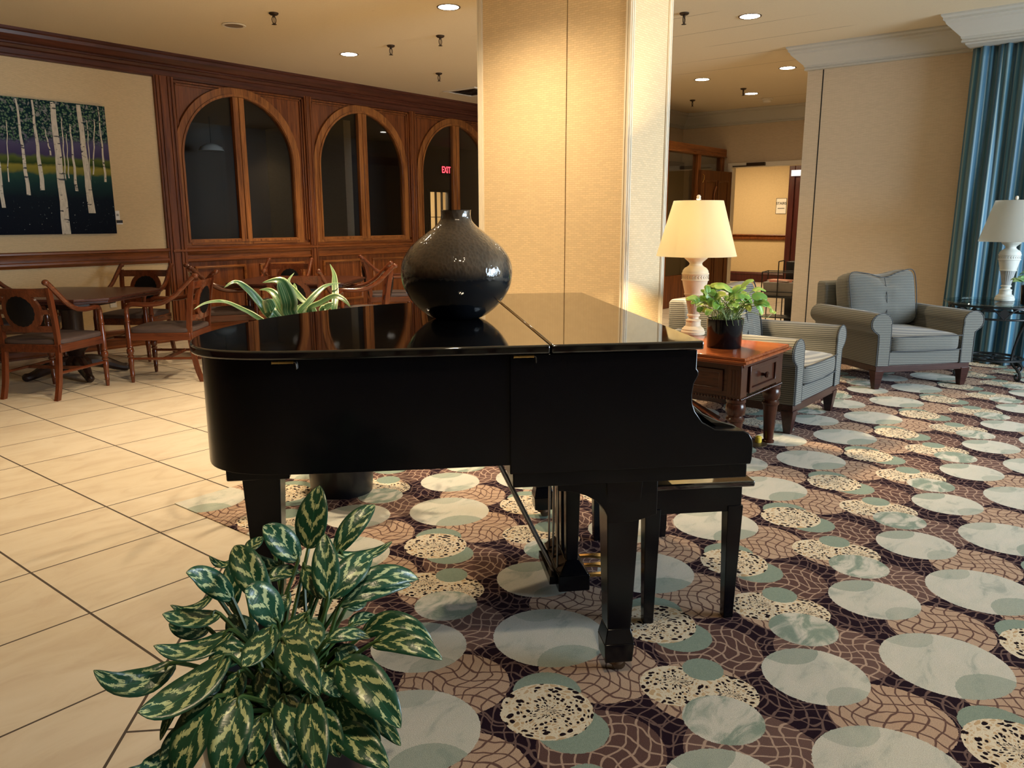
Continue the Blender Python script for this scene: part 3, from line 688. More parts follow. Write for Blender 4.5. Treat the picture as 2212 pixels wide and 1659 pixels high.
# variegated foreground plant: base, tip and width of each blade, with its own distance
AG = thing('aglaonema_plant', 'leafy dark green plant with pale mottling in a black pot in the foreground', 'plant', (.845, 1.285, 0))
ax = Vector(AG.location)
def zq(x, y): return 180+x/2.5965, 1020+y/2.5965
def inv(p): return Vector(p)-ax
L = Leaves(); rnd = random.Random(3)
BL = [ # base, tip, width(px of close-up), depth at base, depth at tip, sag
((1265,410),(1325,75),172,1.72,1.74,0), ((1192,482),(1008,300),150,1.70,1.66,.1), ((1430,432),(1636,183),120,1.74,1.80,.1), ((1370,692),(1355,345),142,1.62,1.66,0),
((1432,462),(1732,388),72,1.72,1.82,-.15), ((1400,690),(1622,462),150,1.64,1.72,.12), ((1000,690),(848,412),165,1.56,1.60,.1), ((925,440),(1003,360),80,1.76,1.80,0),
((860,480),(706,470),52,1.72,1.66,-.3), ((1108,520),(955,450),82,1.72,1.70,-.3), ((835,742),(850,490),105,1.66,1.68,.1), ((822,700),(578,562),130,1.60,1.50,.12), ((720,690),(490,745),60,1.62,1.54,-.25),
((745,800),(445,795),140,1.58,1.50,-.12), ((815,905),(395,972),128,1.54,1.46,-.22), ((700,955),(515,1022),56,1.56,1.50,-.1), ((492,1085),(58,1112),142,1.52,1.42,-.25), ((790,1055),(305,1345),205,1.48,1.36,-.16),
((560,1250),(430,1505),62,1.46,1.42,.1), ((515,1530),(245,1665),132,1.44,1.36,-.3), ((735,1280),(520,1760),225,1.44,1.36,.12), ((880,1285),(775,1740),215,1.40,1.32,.06), ((1062,885),(893,1092),150,1.50,1.42,-.06),
((1250,800),(1092,962),120,1.56,1.52,-.12), ((1258,838),(1310,988),142,1.52,1.45,0), ((1125,950),(1322,1255),185,1.46,1.38,.12), ((1130,1270),(1255,1560),165,1.42,1.34,.05), ((1270,1260),(1330,1720),172,1.40,1.30,.04),
((1445,1085),(1780,1435),225,1.46,1.40,.15), ((1440,1275),(1668,1510),120,1.48,1.42,.1), ((1580,1320),(1782,1535),92,1.50,1.45,.1), ((1415,1450),(1715,1665),170,1.44,1.38,.12), ((1640,960),(2015,1052),130,1.56,1.54,.18),
((1585,900),(1965,968),125,1.60,1.58,.30), ((1370,945),(1610,930),75,1.54,1.58,.18), ((1520,650),(1880,598),125,1.68,1.76,.15), ((1460,740),(1840,630),105,1.66,1.74,.12), ((1240,540),(1335,712),92,1.68,1.62,.05),
((1050,600),(1215,560),82,1.66,1.72,.15), ((1085,840),(905,665),180,1.58,1.52,.2), ((1068,1355),(1145,1650),88,1.40,1.34,0), ((930,1540),(1035,1720),100,1.42,1.36,0), ((1425,1000),(1565,1060),118,1.56,1.58,0),
((955,960),(820,800),150,1.60,1.62,0), ((1300,640),(1190,760),70,1.70,1.72,0), ((760,1180),(600,1260),120,1.52,1.48,.1), ((1420,1200),(1500,1450),120,1.54,1.5,0), ((1000,1120),(1080,1330),140,1.50,1.46,0),
((880,1130),(800,1330),130,1.50,1.46,0), ((1480,760),(1590,730),60,1.72,1.76,0), ((680,1350),(560,1560),150,1.50,1.46,.05), ((1210,1500),(1180,1720),110,1.44,1.40,0), ((1300,1000),(1400,900),70,1.62,1.66,0),
((960,560),(905,420),110,1.72,1.76,0), ((1080,470),(1120,330),90,1.82,1.84,0), ((690,880),(480,850),110,1.6,1.56,-.1), ((900,1000),(700,1080),140,1.52,1.50,.1), ((1230,1080),(1130,1230),130,1.5,1.47,0), ((1350,1100),(1440,1260),140,1.5,1.46,0),
((650,1150),(470,1330),130,1.5,1.45,0), ((1010,1380),(940,1640),150,1.44,1.38,0), ((1340,1340),(1440,1600),140,1.44,1.4,0), ((1500,860),(1640,800),80,1.66,1.72,.1), ((1150,700),(1060,800),90,1.64,1.62,0), ((620,1400),(430,1620),120,1.46,1.4,0), ((1380,620),(1480,560),70,1.74,1.78,0)]
soil = Vector((0, 0, .40))
rim_top = .405
for (b, t, wpx, db, dt, sag) in BL:
    B = inv(at(*zq(*b), db)); T = inv(at(*zq(*t), dt))
    ln = (T-B).length; mid = (B+T)/2 + Vector((0, 0, 1))*ln*sag*.9 + (-CF)*ln*.06
    w = wpx/2.5965/FPX*(db+dt)/2*1.06
    face = (-CF*1.0 + Vector((0, 0, .75)) + Vector((rnd.uniform(-.35, .35), rnd.uniform(-.35, .35), 0)))
    q1 = B*.7+T*.3 + (mid-(B+T)/2)*.8; q2 = B*.3+T*.7 + (mid-(B+T)/2)*.8
    B2 = B-(q1-B)*.22
    L.leaf([B2, q1, q2, T], w*1.02, face, .42, .22)
    r0 = Vector((rnd.uniform(-.07, .07), rnd.uniform(-.07, .07), .40)) + Vector((B.x, B.y, 0))*.10
    m1 = r0*.45+B*.55 + Vector((0, 0, -.015)) - Vector((B.x, B.y, 0))*.12
    L.stem.tube(smooth_path([r0, m1, B2, B2*.6+q1*.4], 4), [.0055]*5+[.0045]*4+[.003]*3+[.002], 6)
L.build('foliage', mat_leaf('mottled_leaf', (.012, .062, .034), (.62, .72, .38), 'agla'), AG)
L.stem.build('stems', plain('green_stem', (.05, .11, .03), .4, var=.3), AG)
MB().lathe([(.13, .0), (.135, .005), (.175, .40), (.182, .405), (.182, .43), (.172, .43), (.166, .39), (0, .385)], (0, 0, 0), 48).build('pot', M['pot_matte'], AG)
MB().lathe([(.166, .385), (.1, .398), (0, .402)], (0, 0, 0), 32).build('soil', M['soil'], AG)
# strap-leaved plant in a tall planter behind the piano
DR = thing('dracaena_plant', 'plant with long arching striped green leaves in a black planter behind the piano tail', 'plant', (2.465, 3.125, 0))
ax = Vector(DR.location)
L = Leaves()
def zr(x, y): return 560+x/6.506, 540+y/6.506
def zs(x, y): return 400+x/3.95, 480+y/3.95
DL = [(zs(720,800), [zs(640,690), zs(540,580), zs(430,510), zs(330,560)], 62, -.05), (zs(620,815), [zs(480,740), zs(330,680), zs(180,690), zs(72,745)], 44, -.10), (zs(900,790), [zs(890,690), zs(850,570), zs(800,500), zs(660,515)], 125, .0),
(zs(860,790), [zs(810,690), zs(760,610), zs(700,575), zs(630,578)], 62, .04), (zs(760,800), [zs(730,740), zs(710,690), zs(690,665), zs(660,670)], 92, -.08), (zs(980,790), [zs(1050,690), zs(1130,600), zs(1210,540), zs(1325,518)], 56, .05),
(zs(1090,740), [zs(1000,660), zs(940,590), zs(880,510), zs(930,430)], 46, .10), (zs(1060,760), [zs(1160,690), zs(1270,635), zs(1350,660), zs(1412,725)], 62, -.04), (zs(1270,760), [zs(1282,640), zs(1278,520), zs(1270,440), zs(1235,355)], 52, .12),
(zs(1180,760), [zs(1200,735), zs(1230,715), zs(1250,700), zs(1262,700)], 70, .0), (zs(940,800), [zs(960,750), zs(980,720), zs(1010,700), zs(1040,690)], 50, .06), (zs(800,800), [zs(770,740), zs(750,690), zs(745,660), zs(770,650)], 62, .1),
(zs(1000,800), [zs(1060,750), zs(1120,700), zs(1180,670), zs(1230,680)], 46, .14), (zs(840,800), [zs(900,720), zs(930,620), zs(935,560), zs(930,520)], 60, .12)]
for b, pts, wpx, dd in DL:
    t0 = 4.02
    P = [inv(at(*p, t0+dd*(i+1)*.8)) for i, p in enumerate(pts)]; B = inv(at(*b, t0+dd*.3))
    root = Vector((B.x*.25, B.y*.25, .62)); midp = (root+B)*.5 + Vector((0, 0, .03))
    L.leaf([root, midp, B]+P, wpx/3.95/FPX*t0*1.15, (-CF+Vector((0, 0, .9))), .5, .25)
L.stem.tube([(0, 0, .40), (0, 0, .56), (.005, .005, .70)], [.02, .018, .014], 10).tube([(.03, .02, .40), (.04, .03, .66)], .014, 8)
rn = random.Random(5)
for k in range(16):
    a = rn.uniform(0, 2*pi); e = rn.uniform(.14, .26); z0 = .5+.012*k
    L.leaf([(0, 0, z0), (cos(a)*e*.5, sin(a)*e*.5, z0+.16), (cos(a)*e, sin(a)*e, z0+.14), (cos(a)*e*1.35, sin(a)*e*1.35, z0+.02)], .045, (-CF+Vector((0, 0, 1))), .5, .25)
L.build('foliage', mat_leaf('striped_leaf', (.045, .15, .055), (.42, .55, .28), 'stripe', .28), DR)
L.stem.build('stems', plain('woody_stem', (.12, .10, .05), .7), DR)
MB().lathe([(.15, 0), (.155, .005), (.185, .42), (.19, .425), (.19, .45), (.18, .45), (.175, .41), (0, .405)], (0, 0, 0), 48).build('pot', M['pot_matte'], DR)
MB().lathe([(.175, .405), (.1, .415), (0, .418)], (0, 0, 0), 32).build('soil', M['soil'], DR)
# ------------------------------------------------------------------ end table
EX0, EX1, EY0, EY1, EZ = 4.09, 4.78, 1.675, 2.62, .62
et = thing('end_table', 'cherry wood end table with a drawer and turned legs beside the striped armchair', 'table', ((EX0+EX1)/2, (EY0+EY1)/2, 0))
hx, hy = (EX1-EX0)/2, (EY1-EY0)/2
def ring(h, o): return [(-hx+o, -hy+o), (hx-o, -hy+o), (hx-o, hy-o), (-hx+o, hy-o)]
MB().prism(ring(0, .012), EZ-.02, EZ).prism(ring(0, 0), EZ-.034, EZ-.018).prism(ring(0, .02), EZ-.046, EZ-.034).build('top', M['endtop'], et, bevel=.005, seg=3)
AX = .045
ap = MB().box(-hx+AX, hx-AX, -hy+AX+.02, hy-AX, .385, EZ-.046)
ap.prism([(-hy+AX+.10, .415), (-hy+AX+.10, .54), (hy-AX-.10, .54), (hy-AX-.10, .415)], -hx+AX-.012, -hx+AX, lambda u, v, d: (d, u, v), [[(-hy+AX+.125, .435), (-hy+AX+.125, .52), (hy-AX-.125, .52), (hy-AX-.125, .435)]])
ap.build('apron', M['endwood_h'], et, bevel=.003)
for sx in (-1, 1):
    for sy in (-1, 1):
        cx, cy = sx*(hx-AX-.035), sy*(hy-AX-.035)
        st = MB().box(cx-.042, cx+.042, cy-.042, cy+.042, .375, EZ-.046)
        for q in (-.018, 0, .018): st.box(cx-.0445, cx-.0425, cy+q-.005, cy+q+.005, .40, .545)
        st.build('corner_block', M['endwood'], et, bevel=.003)
        MB().lathe([(.022, 0), (.036, .004), (.036, .018), (.026, .024), (.030, .035), (.036, .14), (.043, .23), (.045, .245), (.052, .25), (.053, .262), (.046, .27), (.043, .278), (.052, .29), (.056, .315), (.054, .34), (.048, .352), (.055, .358), (.055, .375)], (cx, cy, 0), 24).build('leg', M['endwood'], et)
rp = MB()
def rope(a, b):
    a, b = Vector(a), Vector(b); n = int((b-a).length/.019)
    for k in range(n):
        rp.ball(a+(b-a)*((k+.5)/n), .0085, 8, 5)
z = .379
rope((-hx+AX-.008, -hy+AX-.008, z), (hx-AX+.008, -hy+AX-.008, z)); rope((-hx+AX-.008, -hy+AX, z), (-hx+AX-.008, hy-AX, z))
rope((hx-AX+.008, -hy+AX, z), (hx-AX+.008, hy-AX, z))
rp.build('rope_moulding', M['endwood'], et)
dw = MB().box(-hx+AX+.10, hx-AX-.10, -hy+AX-.006, -hy+AX+.03, .405, .555)
dw.prism(rect(-hx+AX+.095, hx-AX-.095, .40, .56), -hy+AX-.018, -hy+AX-.004, yz, [rect(-hx+AX+.125, hx-AX-.125, .43, .53)])
dr_ = dw.build('drawer', M['endwood'], et, bevel=.004)
MB().lathe([(.010, 0), (.008, .012), (.018, .022), (.020, .03), (.014, .038), (0, .04)], (0, 0, 0), 16, Matrix.Translation((0, -hy+AX-.006, .48)) @ Matrix.Rotation(pi/2, 4, 'X')).build('knob', M['endwood'], dr_)
MB().box(-hx+.05, hx-.05, -hy+AX-.014, -hy+AX+.02, .558, .572).build('drawer_rail', M['endwood_h'], et, bevel=.003)
# ------------------------------------------------------------------ table lamps
def mat_shade(name, col, em):
    n = N(name); d = n.n('ShaderNodeBsdfDiffuse'); n.put(d.inputs[0], col); t = n.n('ShaderNodeBsdfTranslucent'); n.put(t.inputs[0], col)
    x = n.n('ShaderNodeMixShader'); x.inputs[0].default_value = .72; n.t.links.new(d.outputs[0], x.inputs[1]); n.t.links.new(t.outputs[0], x.inputs[2])
    n.t.links.new(x.outputs[0], n.out.inputs[0]); return n.m
def table_lamp(name, label, loc, lit, stone, carve, shade):
    t = thing(name, label, 'lamp', loc)
    MB().lathe([(.075, 0), (.078, .004), (.078, .020), (.072, .028), (.072, .036), (.058, .05), (.050, .056), (.047, .085), (.050, .090), (.050, .096), (.034, .104), (.033, .116), (.042, .122), (.042, .130), (.036, .136)], (0, 0, 0), 40).build('foot', stone, t)
    fl = lambda r, z, a: r*(1-.035*(.5+.5*cos(a*22)))
    MB().lathe([(.035, .134), (.043, .175), (.055, .235), (.062, .262)], (0, 0, 0), 132, rfn=fl).build('fluted_stem', carve, t)
    MB().lathe([(.063, .258), (.067, .262), (.067, .268), (.064, .271), (.074, .315), (.082, .352), (.088, .355), (.088, .361), (.084, .364), (.084, .392), (.088, .395), (.088, .401), (.084, .405), (.082, .418), (.070, .434), (.052, .445), (.044, .452), (.040, .462), (.044, .472), (.058, .484), (.070, .494), (.075, .499), (.075, .507), (.030, .509)], (0, 0, 0), 48).build('urn', stone, t)
    m = MB()
    for k in range(28):
        a = 2*pi*k/28
        for s in (-1, 1): m.tube([(.0845*cos(a), .0845*sin(a), .378), (.0850*cos(a+.07), .0850*sin(a+.07), .378+s*.009)], .0022, 4)
    m.build('carved_band', carve, t)
    MB().lathe([(.031, .508), (.031, .53), (.010, .532), (.010, .80), (0, .80)], (0, 0, 0), 20).build('neck', stone, t)
    MB().lathe([(.2535, .514), (.256, .512), (.157, .862), (.1545, .862), (.2535, .514)], (0, 0, 0), 64).build('lamp_shade', shade, t, ang=60)
    sp = MB().tube([(.156, 0, .855), (-.156, 0, .855)], .003, 5).tube([(0, .156, .855), (0, -.156, .855)], .003, 5)
    sp.build('shade_spider', M['brass'], t)
    MB().lathe([(.009, .855), (.009, .868), (.016, .872), (.012, .878), (.014, .888), (.008, .898), (0, .90)], (0, 0, 0), 16).build('finial', M['cream'], t)
    MB().ball((0, 0, .68), .03, 16, 10, (1, 1, 1.2)).build('bulb', emit('bulb_glow', (1, .72, .38), 20) if lit else M['plaster'], t)
    return t
LA = (4.80, 2.345, EZ)
table_lamp('table_lamp', 'lit table lamp with a carved cream urn base on the wooden end table', LA, True, plain('cream_stone', (.70, .58, .42), .55, var=.15, scale=18), plain('aged_stone', (.42, .33, .24), .65, var=.3, scale=60), mat_shade('cream_shade', (.93, .88, .72), 0))
LB = (8.17, 1.02, .66)
table_lamp('table_lamp', 'unlit table lamp with a white shade on the glass table by the curtain', LB, False, plain('white_stone', (.62, .64, .60), .55, var=.1, scale=18), plain('grey_stone', (.34, .36, .36), .65, var=.25, scale=40), mat_shade('white_shade', (.80, .80, .76), 0))
# ------------------------------------------------------------------ pothos on the end table
PP = thing('pothos_plant', 'bright green trailing plant in a glossy black pot on the wooden end table', 'plant', (4.42, 1.955, EZ))
ax = Vector(PP.location)
MB().lathe([(.098, 0), (.1, .004), (.106, .168), (.106, .172), (.100, .172), (.098, .15), (0, .15)], (0, 0, 0), 48).build('pot', M['pot'], PP)
MB().lathe([(.098, .15), (.05, .158), (0, .16)], (0, 0, 0), 24).build('soil', M['soil'], PP)
def zp(x, y): return 1470+x/8.733, 590+y/8.733
L = Leaves(); rn = random.Random(11)
PLF = [((520,370),(500,235),90),((640,390),(505,245),110),((620,270),(960,350),150),((940,460),(1230,250),150),((1150,270),(1385,130),70),((330,540),(95,490),110),((520,560),(280,610),110),((560,500),(380,330),110),((600,480),(560,640),130),((640,480),(860,400),130),
((1140,380),(1340,540),140),((1350,470),(1640,480),140),((1380,570),(1630,620),120),((1420,610),(1550,780),140),((1360,330),(1590,330),60),((700,560),(640,680),140),((780,600),(680,690),140),((900,560),(1000,690),150),((1060,600),(1080,690),120),((1170,540),(1030,560),80),
((1250,640),(1180,500),120),((480,640),(430,740),110),((560,680),(500,800),120),((830,480),(1000,560),120),((1120,460),(940,480),120),((1020,450),(1250,520),120),((760,480),(660,540),110),((420,420),(450,560),130),((560,420),(660,330),110),((1300,520),(1180,640),110),
((690,650),(800,560),110),((1000,640),(1090,560),110),((1240,600),(1320,700),110)]
jit = lambda p, q: (p[0]+q[0], p[1]+q[1])
for k in range(24):
    b, t, w_ = PLF[rn.randrange(0, 33)]; q = (rn.uniform(-90, 90), rn.uniform(-50, 70)); PLF.append((jit(b, q), jit(t, q), w_*rn.uniform(.8, 1.05)))
for i, (b, t, wpx) in enumerate(PLF):
    d0 = 4.60 + rn.uniform(-.07, .07); d1 = d0 + rn.uniform(-.04, .04)
    B = inv(at(*zp(*b), d0)); T = inv(at(*zp(*t), d1)); ln = (T-B).length
    md = (B+T)/2 + Vector((0, 0, ln*.14))
    L.leaf([B, B*.65+md*.35, md, T*.8+md*.2, T], wpx/8.733/FPX*d0*1.25, -CF+Vector((rn.uniform(-.5, .5), rn.uniform(-.5, .5), .9)), .36, .2)
    r0 = Vector((rn.uniform(-.07, .07), rn.uniform(-.07, .07), .155))
    L.stem.tube(smooth_path([r0, (r0+B)/2+Vector((0, 0, .03)), B], 4), .0022, 5)
T2 = [inv(at(*zp(*q), 4.62)) for q in ((1290,740),(1440,770),(1560,820),(1640,840),(1720,770))]
L.stem.tube(smooth_path([Vector((.05, 0, .16))]+T2, 4), .002, 5)
for q, t in (((1720,760),(1700,650)), ((1730,740),(1810,745))): 
    B = inv(at(*zp(*q), 4.62)); L.leaf([B, (B+inv(at(*zp(*t), 4.62)))/2, inv(at(*zp(*t), 4.62))], .022, -CF+Vector((0, 0, .5)), .4, .1)
for k in range(26):
    a = rn.uniform(0, 2*pi); r = rn.uniform(.02, .09)
    L.stem.tube(smooth_path([(r*cos(a), r*sin(a), .155), (r*1.2*cos(a), r*1.2*sin(a), .21), (r*1.5*cos(a+.3), r*1.5*sin(a+.3), .27)], 3), .002, 5)
for k in range(5):
    a = 3.6+k*.33
    L.stem.tube(smooth_path([(.09*cos(a), .09*sin(a), .172), (.108*cos(a), .108*sin(a), .176), (.109*cos(a+.05), .109*sin(a+.05), .15), (.109*cos(a+.1), .109*sin(a+.1), .14)], 3), .0014, 5)
L.build('foliage', mat_leaf('pothos_leaf', (.11, .32, .05), (.55, .68, .13), 'plain', .35), PP)
L.stem.build('stems', plain('pale_stem', (.22, .30, .12), .5, var=.3), PP)
# small floor box with a plug under the table
fbx = thing('floor_outlet', 'round floor outlet cover with a yellow plug beneath the wooden end table', 'outlet', (4.60, 1.80, .005))
MB().lathe([(.075, 0), (.075, .004), (.06, .007), (0, .007)], (0, 0, 0), 32).build('cover', M['caster'], fbx)
MB().lathe([(.018, .007), (.02, .012), (.02, .04), (.012, .048), (0, .05)], (.03, -.01, 0), 16).build('plug', plain('yellow_plug', (.7, .5, .05), .5), fbx)
# ------------------------------------------------------------------ striped armchairs
def mat_rib():
    n = N('ribbed_upholstery'); v = n.co(); p = n.sep(v)
    w = n.math('ADD', n.math('MULTIPLY', n.noise(v, 60, 2), .5), n.math('ADD', n.math('MULTIPLY', p[2], 460), n.math('MULTIPLY', n.math('ADD', p[0], p[1]), 16)))
    q = n.step(n.math('SINE', w), -.45, .5)
    z = n.noise(v, 260, 2, .6); big = n.noise(v, 5, 3)
    c = n.mix(q, (.058, .06, .058), n.mix(z, (.155, .158, .14), (.23, .228, .20)))
    c = n.mix(n.math('MULTIPLY', big, .3), c, (.13, .132, .122))
    return n.bsdf(c, .88, 0, n.bump(q, .35, .003), **{'Specular IOR Level': .25, 'Sheen Weight': .25})
M['rib'] = mat_rib()
def pillow(mb, x0, x1, y0, y1, z0, z1, puff, n=10, tilt=0, crown=0, M_=None):
    """soft box with bulging faces"""
    vs = []; fs = []; idx = {}
    cx, cy, cz = (x0+x1)/2, (y0+y1)/2, (z0+z1)/2
    def pt(i, j, k):
        key = (i, j, k)
        if key not in idx:
            u, v, w = 2*i/n-1, 2*j/n-1, 2*k/n-1
            p = [(u, (x1-x0)/2), (v, (y1-y0)/2), (w, (z1-z0)/2)]
            e = 9.0
            nn = (abs(u)**e+abs(v)**e+abs(w)**e)**(1/e)
            U, V, W = u/nn, v/nn, w/nn
            bx = (1-V*V)*(1-W*W); by = (1-U*U)*(1-W*W); bz = (1-U*U)*(1-V*V)
            X = U*p[0][1]+(puff[0]*bx if abs(u) > .99 else 0)*(1 if U > 0 else -1)
            Y = V*p[1][1]+(puff[1]*by if abs(v) > .99 else 0)*(1 if V > 0 else -1)
            Z = W*p[2][1]+(puff[2]*bz if abs(w) > .99 else 0)*(1 if W > 0 else -1)
            idx[key] = len(vs); vs.append((cx+X, cy+Y, cz+Z))
        return idx[key]
    for a in range(n):
        for b in range(n):
            for s in (0, n):
                fs.append((pt(a, b, s), pt(a+1, b, s), pt(a+1, b+1, s), pt(a, b+1, s)))
                fs.append((pt(a, s, b), pt(a+1, s, b), pt(a+1, s, b+1), pt(a, s, b+1)))
                fs.append((pt(s, a, b), pt(s, a+1, b), pt(s, a+1, b+1), pt(s, a, b+1)))
    return mb.add(vs, fs, M_)
def armchair(loc, rz, label, slouch):
    t = thing('armchair', label, 'armchair', loc, rz, 'striped grey armchairs')
    # plinth and legs
    p = MB().box(-.44, .44, -.44, .44, .145, .20)
    p.build('plinth', M['plinth'], t, bevel=.004)
    for sx in (-1, 1):
        for sy in (-1, 1):
            x, y = sx*.405, sy*.405
            MB().taper((x-.022-.010*sx*-1*0, x+.022, y-.022, y+.022), .005, (x-.042, x+.042, y-.042, y+.042), .16).build('leg', M['plinth'], t, bevel=.003)
    MB().box(-.34, .34, -.445, .44, .20, .315).build('seat_base', M['rib'], t, bevel=.012, seg=3)
    prof = [(.335, .20), (.335, .50)] + [(.405+.07*cos(a)*1.0 + .02, .55+.08*sin(a)) for a in [pi*(1-i/14) + 0 for i in range(-2, 15)]] + [(.505+.0, .545)] + [(.425+.08*cos(a), .55+.08*sin(a)) for a in [-.25*i for i in range(1, 6)]] + [(.45, .455), (.45, .20)]
    for s in (-1, 1):
        cx = .43
        pr = [(.335, .20), (.335, .49), (.34, .535)] + [(cx+.095*cos(pi-a), .545+.082*sin(pi-a)) for a in [pi*i/12 for i in range(13)]] + [(cx+.095*cos(-a), .545+.082*sin(-a)) for a in [.2, .45, .75, 1.05]] + [(.453, .455), (.45, .40), (.45, .20)]
        pr = [(s*a, b) for a, b in pr]
        arm = MB().prism(pr, -.445, .40, xz).build('arm', M['rib'], t, ang=50, bevel=.006)
        front = [(s*(abs(a)-(.008 if abs(a) > cx else -.004)), b) for a, b in pr]
        MB().prism(front, -.456, -.444, xz).build('arm_front', M['rib'], arm, bevel=.004)
        MB().tube([(a, -.452, b) for a, b in pr], .0045, 6).build('piping', M['piping'], arm)
    # reclined back frame
    bk = MB().prism([(.30, .20), (.46, .20), (.47, .50), (.475, .80), (.46, .825), (.36, .825), (.335, .80)], -.43, .43, lambda u, v, d: (d, u, v))
    bk.build('back', M['rib'], t, bevel=.025, seg=3)
    m = MB(); pillow(m, -.335, .335, -.47, .30, .305, .445, (.0, .012, .022))
    st = m.build('seat_cushion', M['rib'], t, ang=80)
    MB().tube([(-.33, -.462, .432), (0, -.478, .437), (.33, -.462, .432)], .0045, 6).tube([(-.33, -.462, .318), (0, -.478, .315), (.33, -.462, .318)], .0045, 6).build('piping', M['piping'], st)
    m = MB(); R = Matrix.Translation((0, .20, .44)) @ Matrix.Rotation(radians(-12), 4, 'X')
    pillow(m, -.335, .335, -.13, .08, .0, .47, (.012, .06, .03), 14)
    vs = []
    for (x, y, z) in m.v:
        pinch = .022*math.exp(-((x+.01)/.025)**2) if y < -.05 else 0
        droop = -.045*math.exp(-((x-.0)/.16)**2)*max(0, (z-.25)/.22)
        wr = .012*sin(z*34+x*20)*math.exp(-((x)/.14)**2) if y < -.05 else 0
        lean = slouch*x*.06
        vs.append(tuple(R @ Vector((x, y+pinch+wr, z+droop+lean))))
    m.v = vs
    bc = m.build('back_cushion', M['rib'], t, ang=80)
    edge = smooth_path([(-.315, -.128, .03), (-.328, -.135, .25), (-.315, -.128, .452), (-.17, -.142, .450), (0, -.152, .405), (.17, -.142, .450), (.315, -.128, .452), (.328, -.135, .25), (.315, -.128, .03)], 6)
    MB().tube([R @ Vector((x, y-.0, z+slouch*x*.06)) for x, y, z in edge], .0045, 6).tube([R @ Vector(q) for q in smooth_path([(0, -.155, .40), (.003, -.172, .25), (.0, -.158, .05)], 5)], .003, 5).build('piping', M['piping'], bc)
    return t
armchair((5.385, 2.14, 0), 0, 'striped grey armchair directly behind the wooden end table', 0)
armchair((7.355, 1.74, 0), radians(-38.8), 'striped grey armchair in the corner by the blue curtain', .5)
# ------------------------------------------------------------------ glass side table
sd = thing('side_table', 'round glass topped wrought iron table in front of the blue curtain', 'table', (8.05, 1.06, 0))
MB().lathe([(0, .648), (.405, .648), (.41, .653), (.405, .660), (0, .660)], (0, 0, 0), 64).build('glass_top', M['tglass'], sd)
f = MB()
for z, r in ((.635, .37), (.535, .36)): f.tube([(r*cos(2*pi*i/48), r*sin(2*pi*i/48), z) for i in range(48)], .009, 6, True)
f.build('ring_frame', M['iron'], sd)
for k in range(10):
    a = 2*pi*k/10; m = MB()
    pts = [(.365*cos(a+.30*(q-.5)*2), .365*sin(a+.30*(q-.5)*2), .54+.085*sin(pi*q)) for q in [i/10 for i in range(11)]]
    m.tube(pts, .007, 6)
    m.prism([(-.02, .54), (-.032, .60), (0, .635), (.032, .60), (.02, .54)], .358, .368, lambda u, v, d, a=a: (d*cos(a+.31)-u*sin(a+.31), d*sin(a+.31)+u*cos(a+.31), v))
    m.build('scroll', M['iron'], sd)
for k in range(4):
    a = 2*pi*k/4+.35+pi/6
    pr = [(.34, .535), (.27, .36), (.235, .20), (.25, .14), (.31, .10), (.345, .055), (.335, .022), (.305, .018), (.295, .045), (.315, .06)]
    MB().tube([(r*cos(a), r*sin(a), z) for r, z in smooth_path(pr, 5)], .0115, 6).build('leg', M['iron'], sd)
f = MB().tube([(.25*cos(2*pi*i/40), .25*sin(2*pi*i/40), .165) for i in range(40)], .010, 6, True)
for k in range(4):
    a = pi/4+2*pi*k/4; f.tube([(.11*cos(a)+.11*cos(2*pi*i/20), .11*sin(a)+.11*sin(2*pi*i/20), .168) for i in range(20)], .008, 6, True)
f.build('lower_ring', M['iron'], sd)
SP = thing('potted_plant', 'small green plant in a black pot on the glass side table', 'plant', (7.90, .80, .66))
ax = Vector(SP.location); L = Leaves(); rn = random.Random(21)
for k in range(34):
    a = rn.uniform(0, 2*pi); el = rn.uniform(.2, 1.3); r = rn.uniform(.05, .13)
    d = Vector((cos(a)*cos(el), sin(a)*cos(el), sin(el))); B = Vector((0, 0, .17))+d*r
    T = B+Vector((cos(a), sin(a), rn.uniform(-.3, .5)))*rn.uniform(.05, .075)
    L.leaf([B, (B+T)/2+Vector((0, 0, .012)), T], rn.uniform(.03, .045), -CF+Vector((0, 0, .8)), .4, .2)
    L.stem.tube([(0, 0, .155), (B.x*.5, B.y*.5, B.z*.5+.09), tuple(B)], .0022, 5)
L.build('foliage', mat_leaf('light_leaf', (.10, .30, .10), (.35, .58, .28), 'plain'), SP); L.stem.build('stems', M['soil'], SP)
MB().lathe([(.07, 0), (.08, .16), (.075, .16), (.073, .14), (0, .14)], (0, 0, 0), 32).build('pot', M['pot'], SP)
# ------------------------------------------------------------------ curtain
def mat_curtain():
    n = N('striped_satin'); u = n.sep(n.n('ShaderNodeUVMap').outputs[0]); v = n.co()
    q = n.math('FRACT', n.math('MULTIPLY', u[0], 12.7))
    c = n.ramp(q, [(0, (.06, .14, .19)), (.16, (.012, .10, .19)), (.34, (.22, .33, .35)), (.42, (.015, .15, .27)), (.62, (.01, .08, .16)), (.74, (.11, .21, .24)), (.88, (.02, .16, .27))], 'CONSTANT')
    sh = n.noise(n.vm('MULTIPLY', n.comb(u[0], u[1], 0), (60, 3, 1)), 1, 3)
    c = n.mix(n.math('MULTIPLY', sh, .5), c, (.09, .17, .20))
    return n.bsdf(c, .5, 0, None, **{'Sheen Weight': .3, 'Specular IOR Level': .6})
mb = MB(); nU, nV = 420, 26; uvs = []
rn = random.Random(4); ph = [rn.uniform(0, 6) for _ in range(6)]
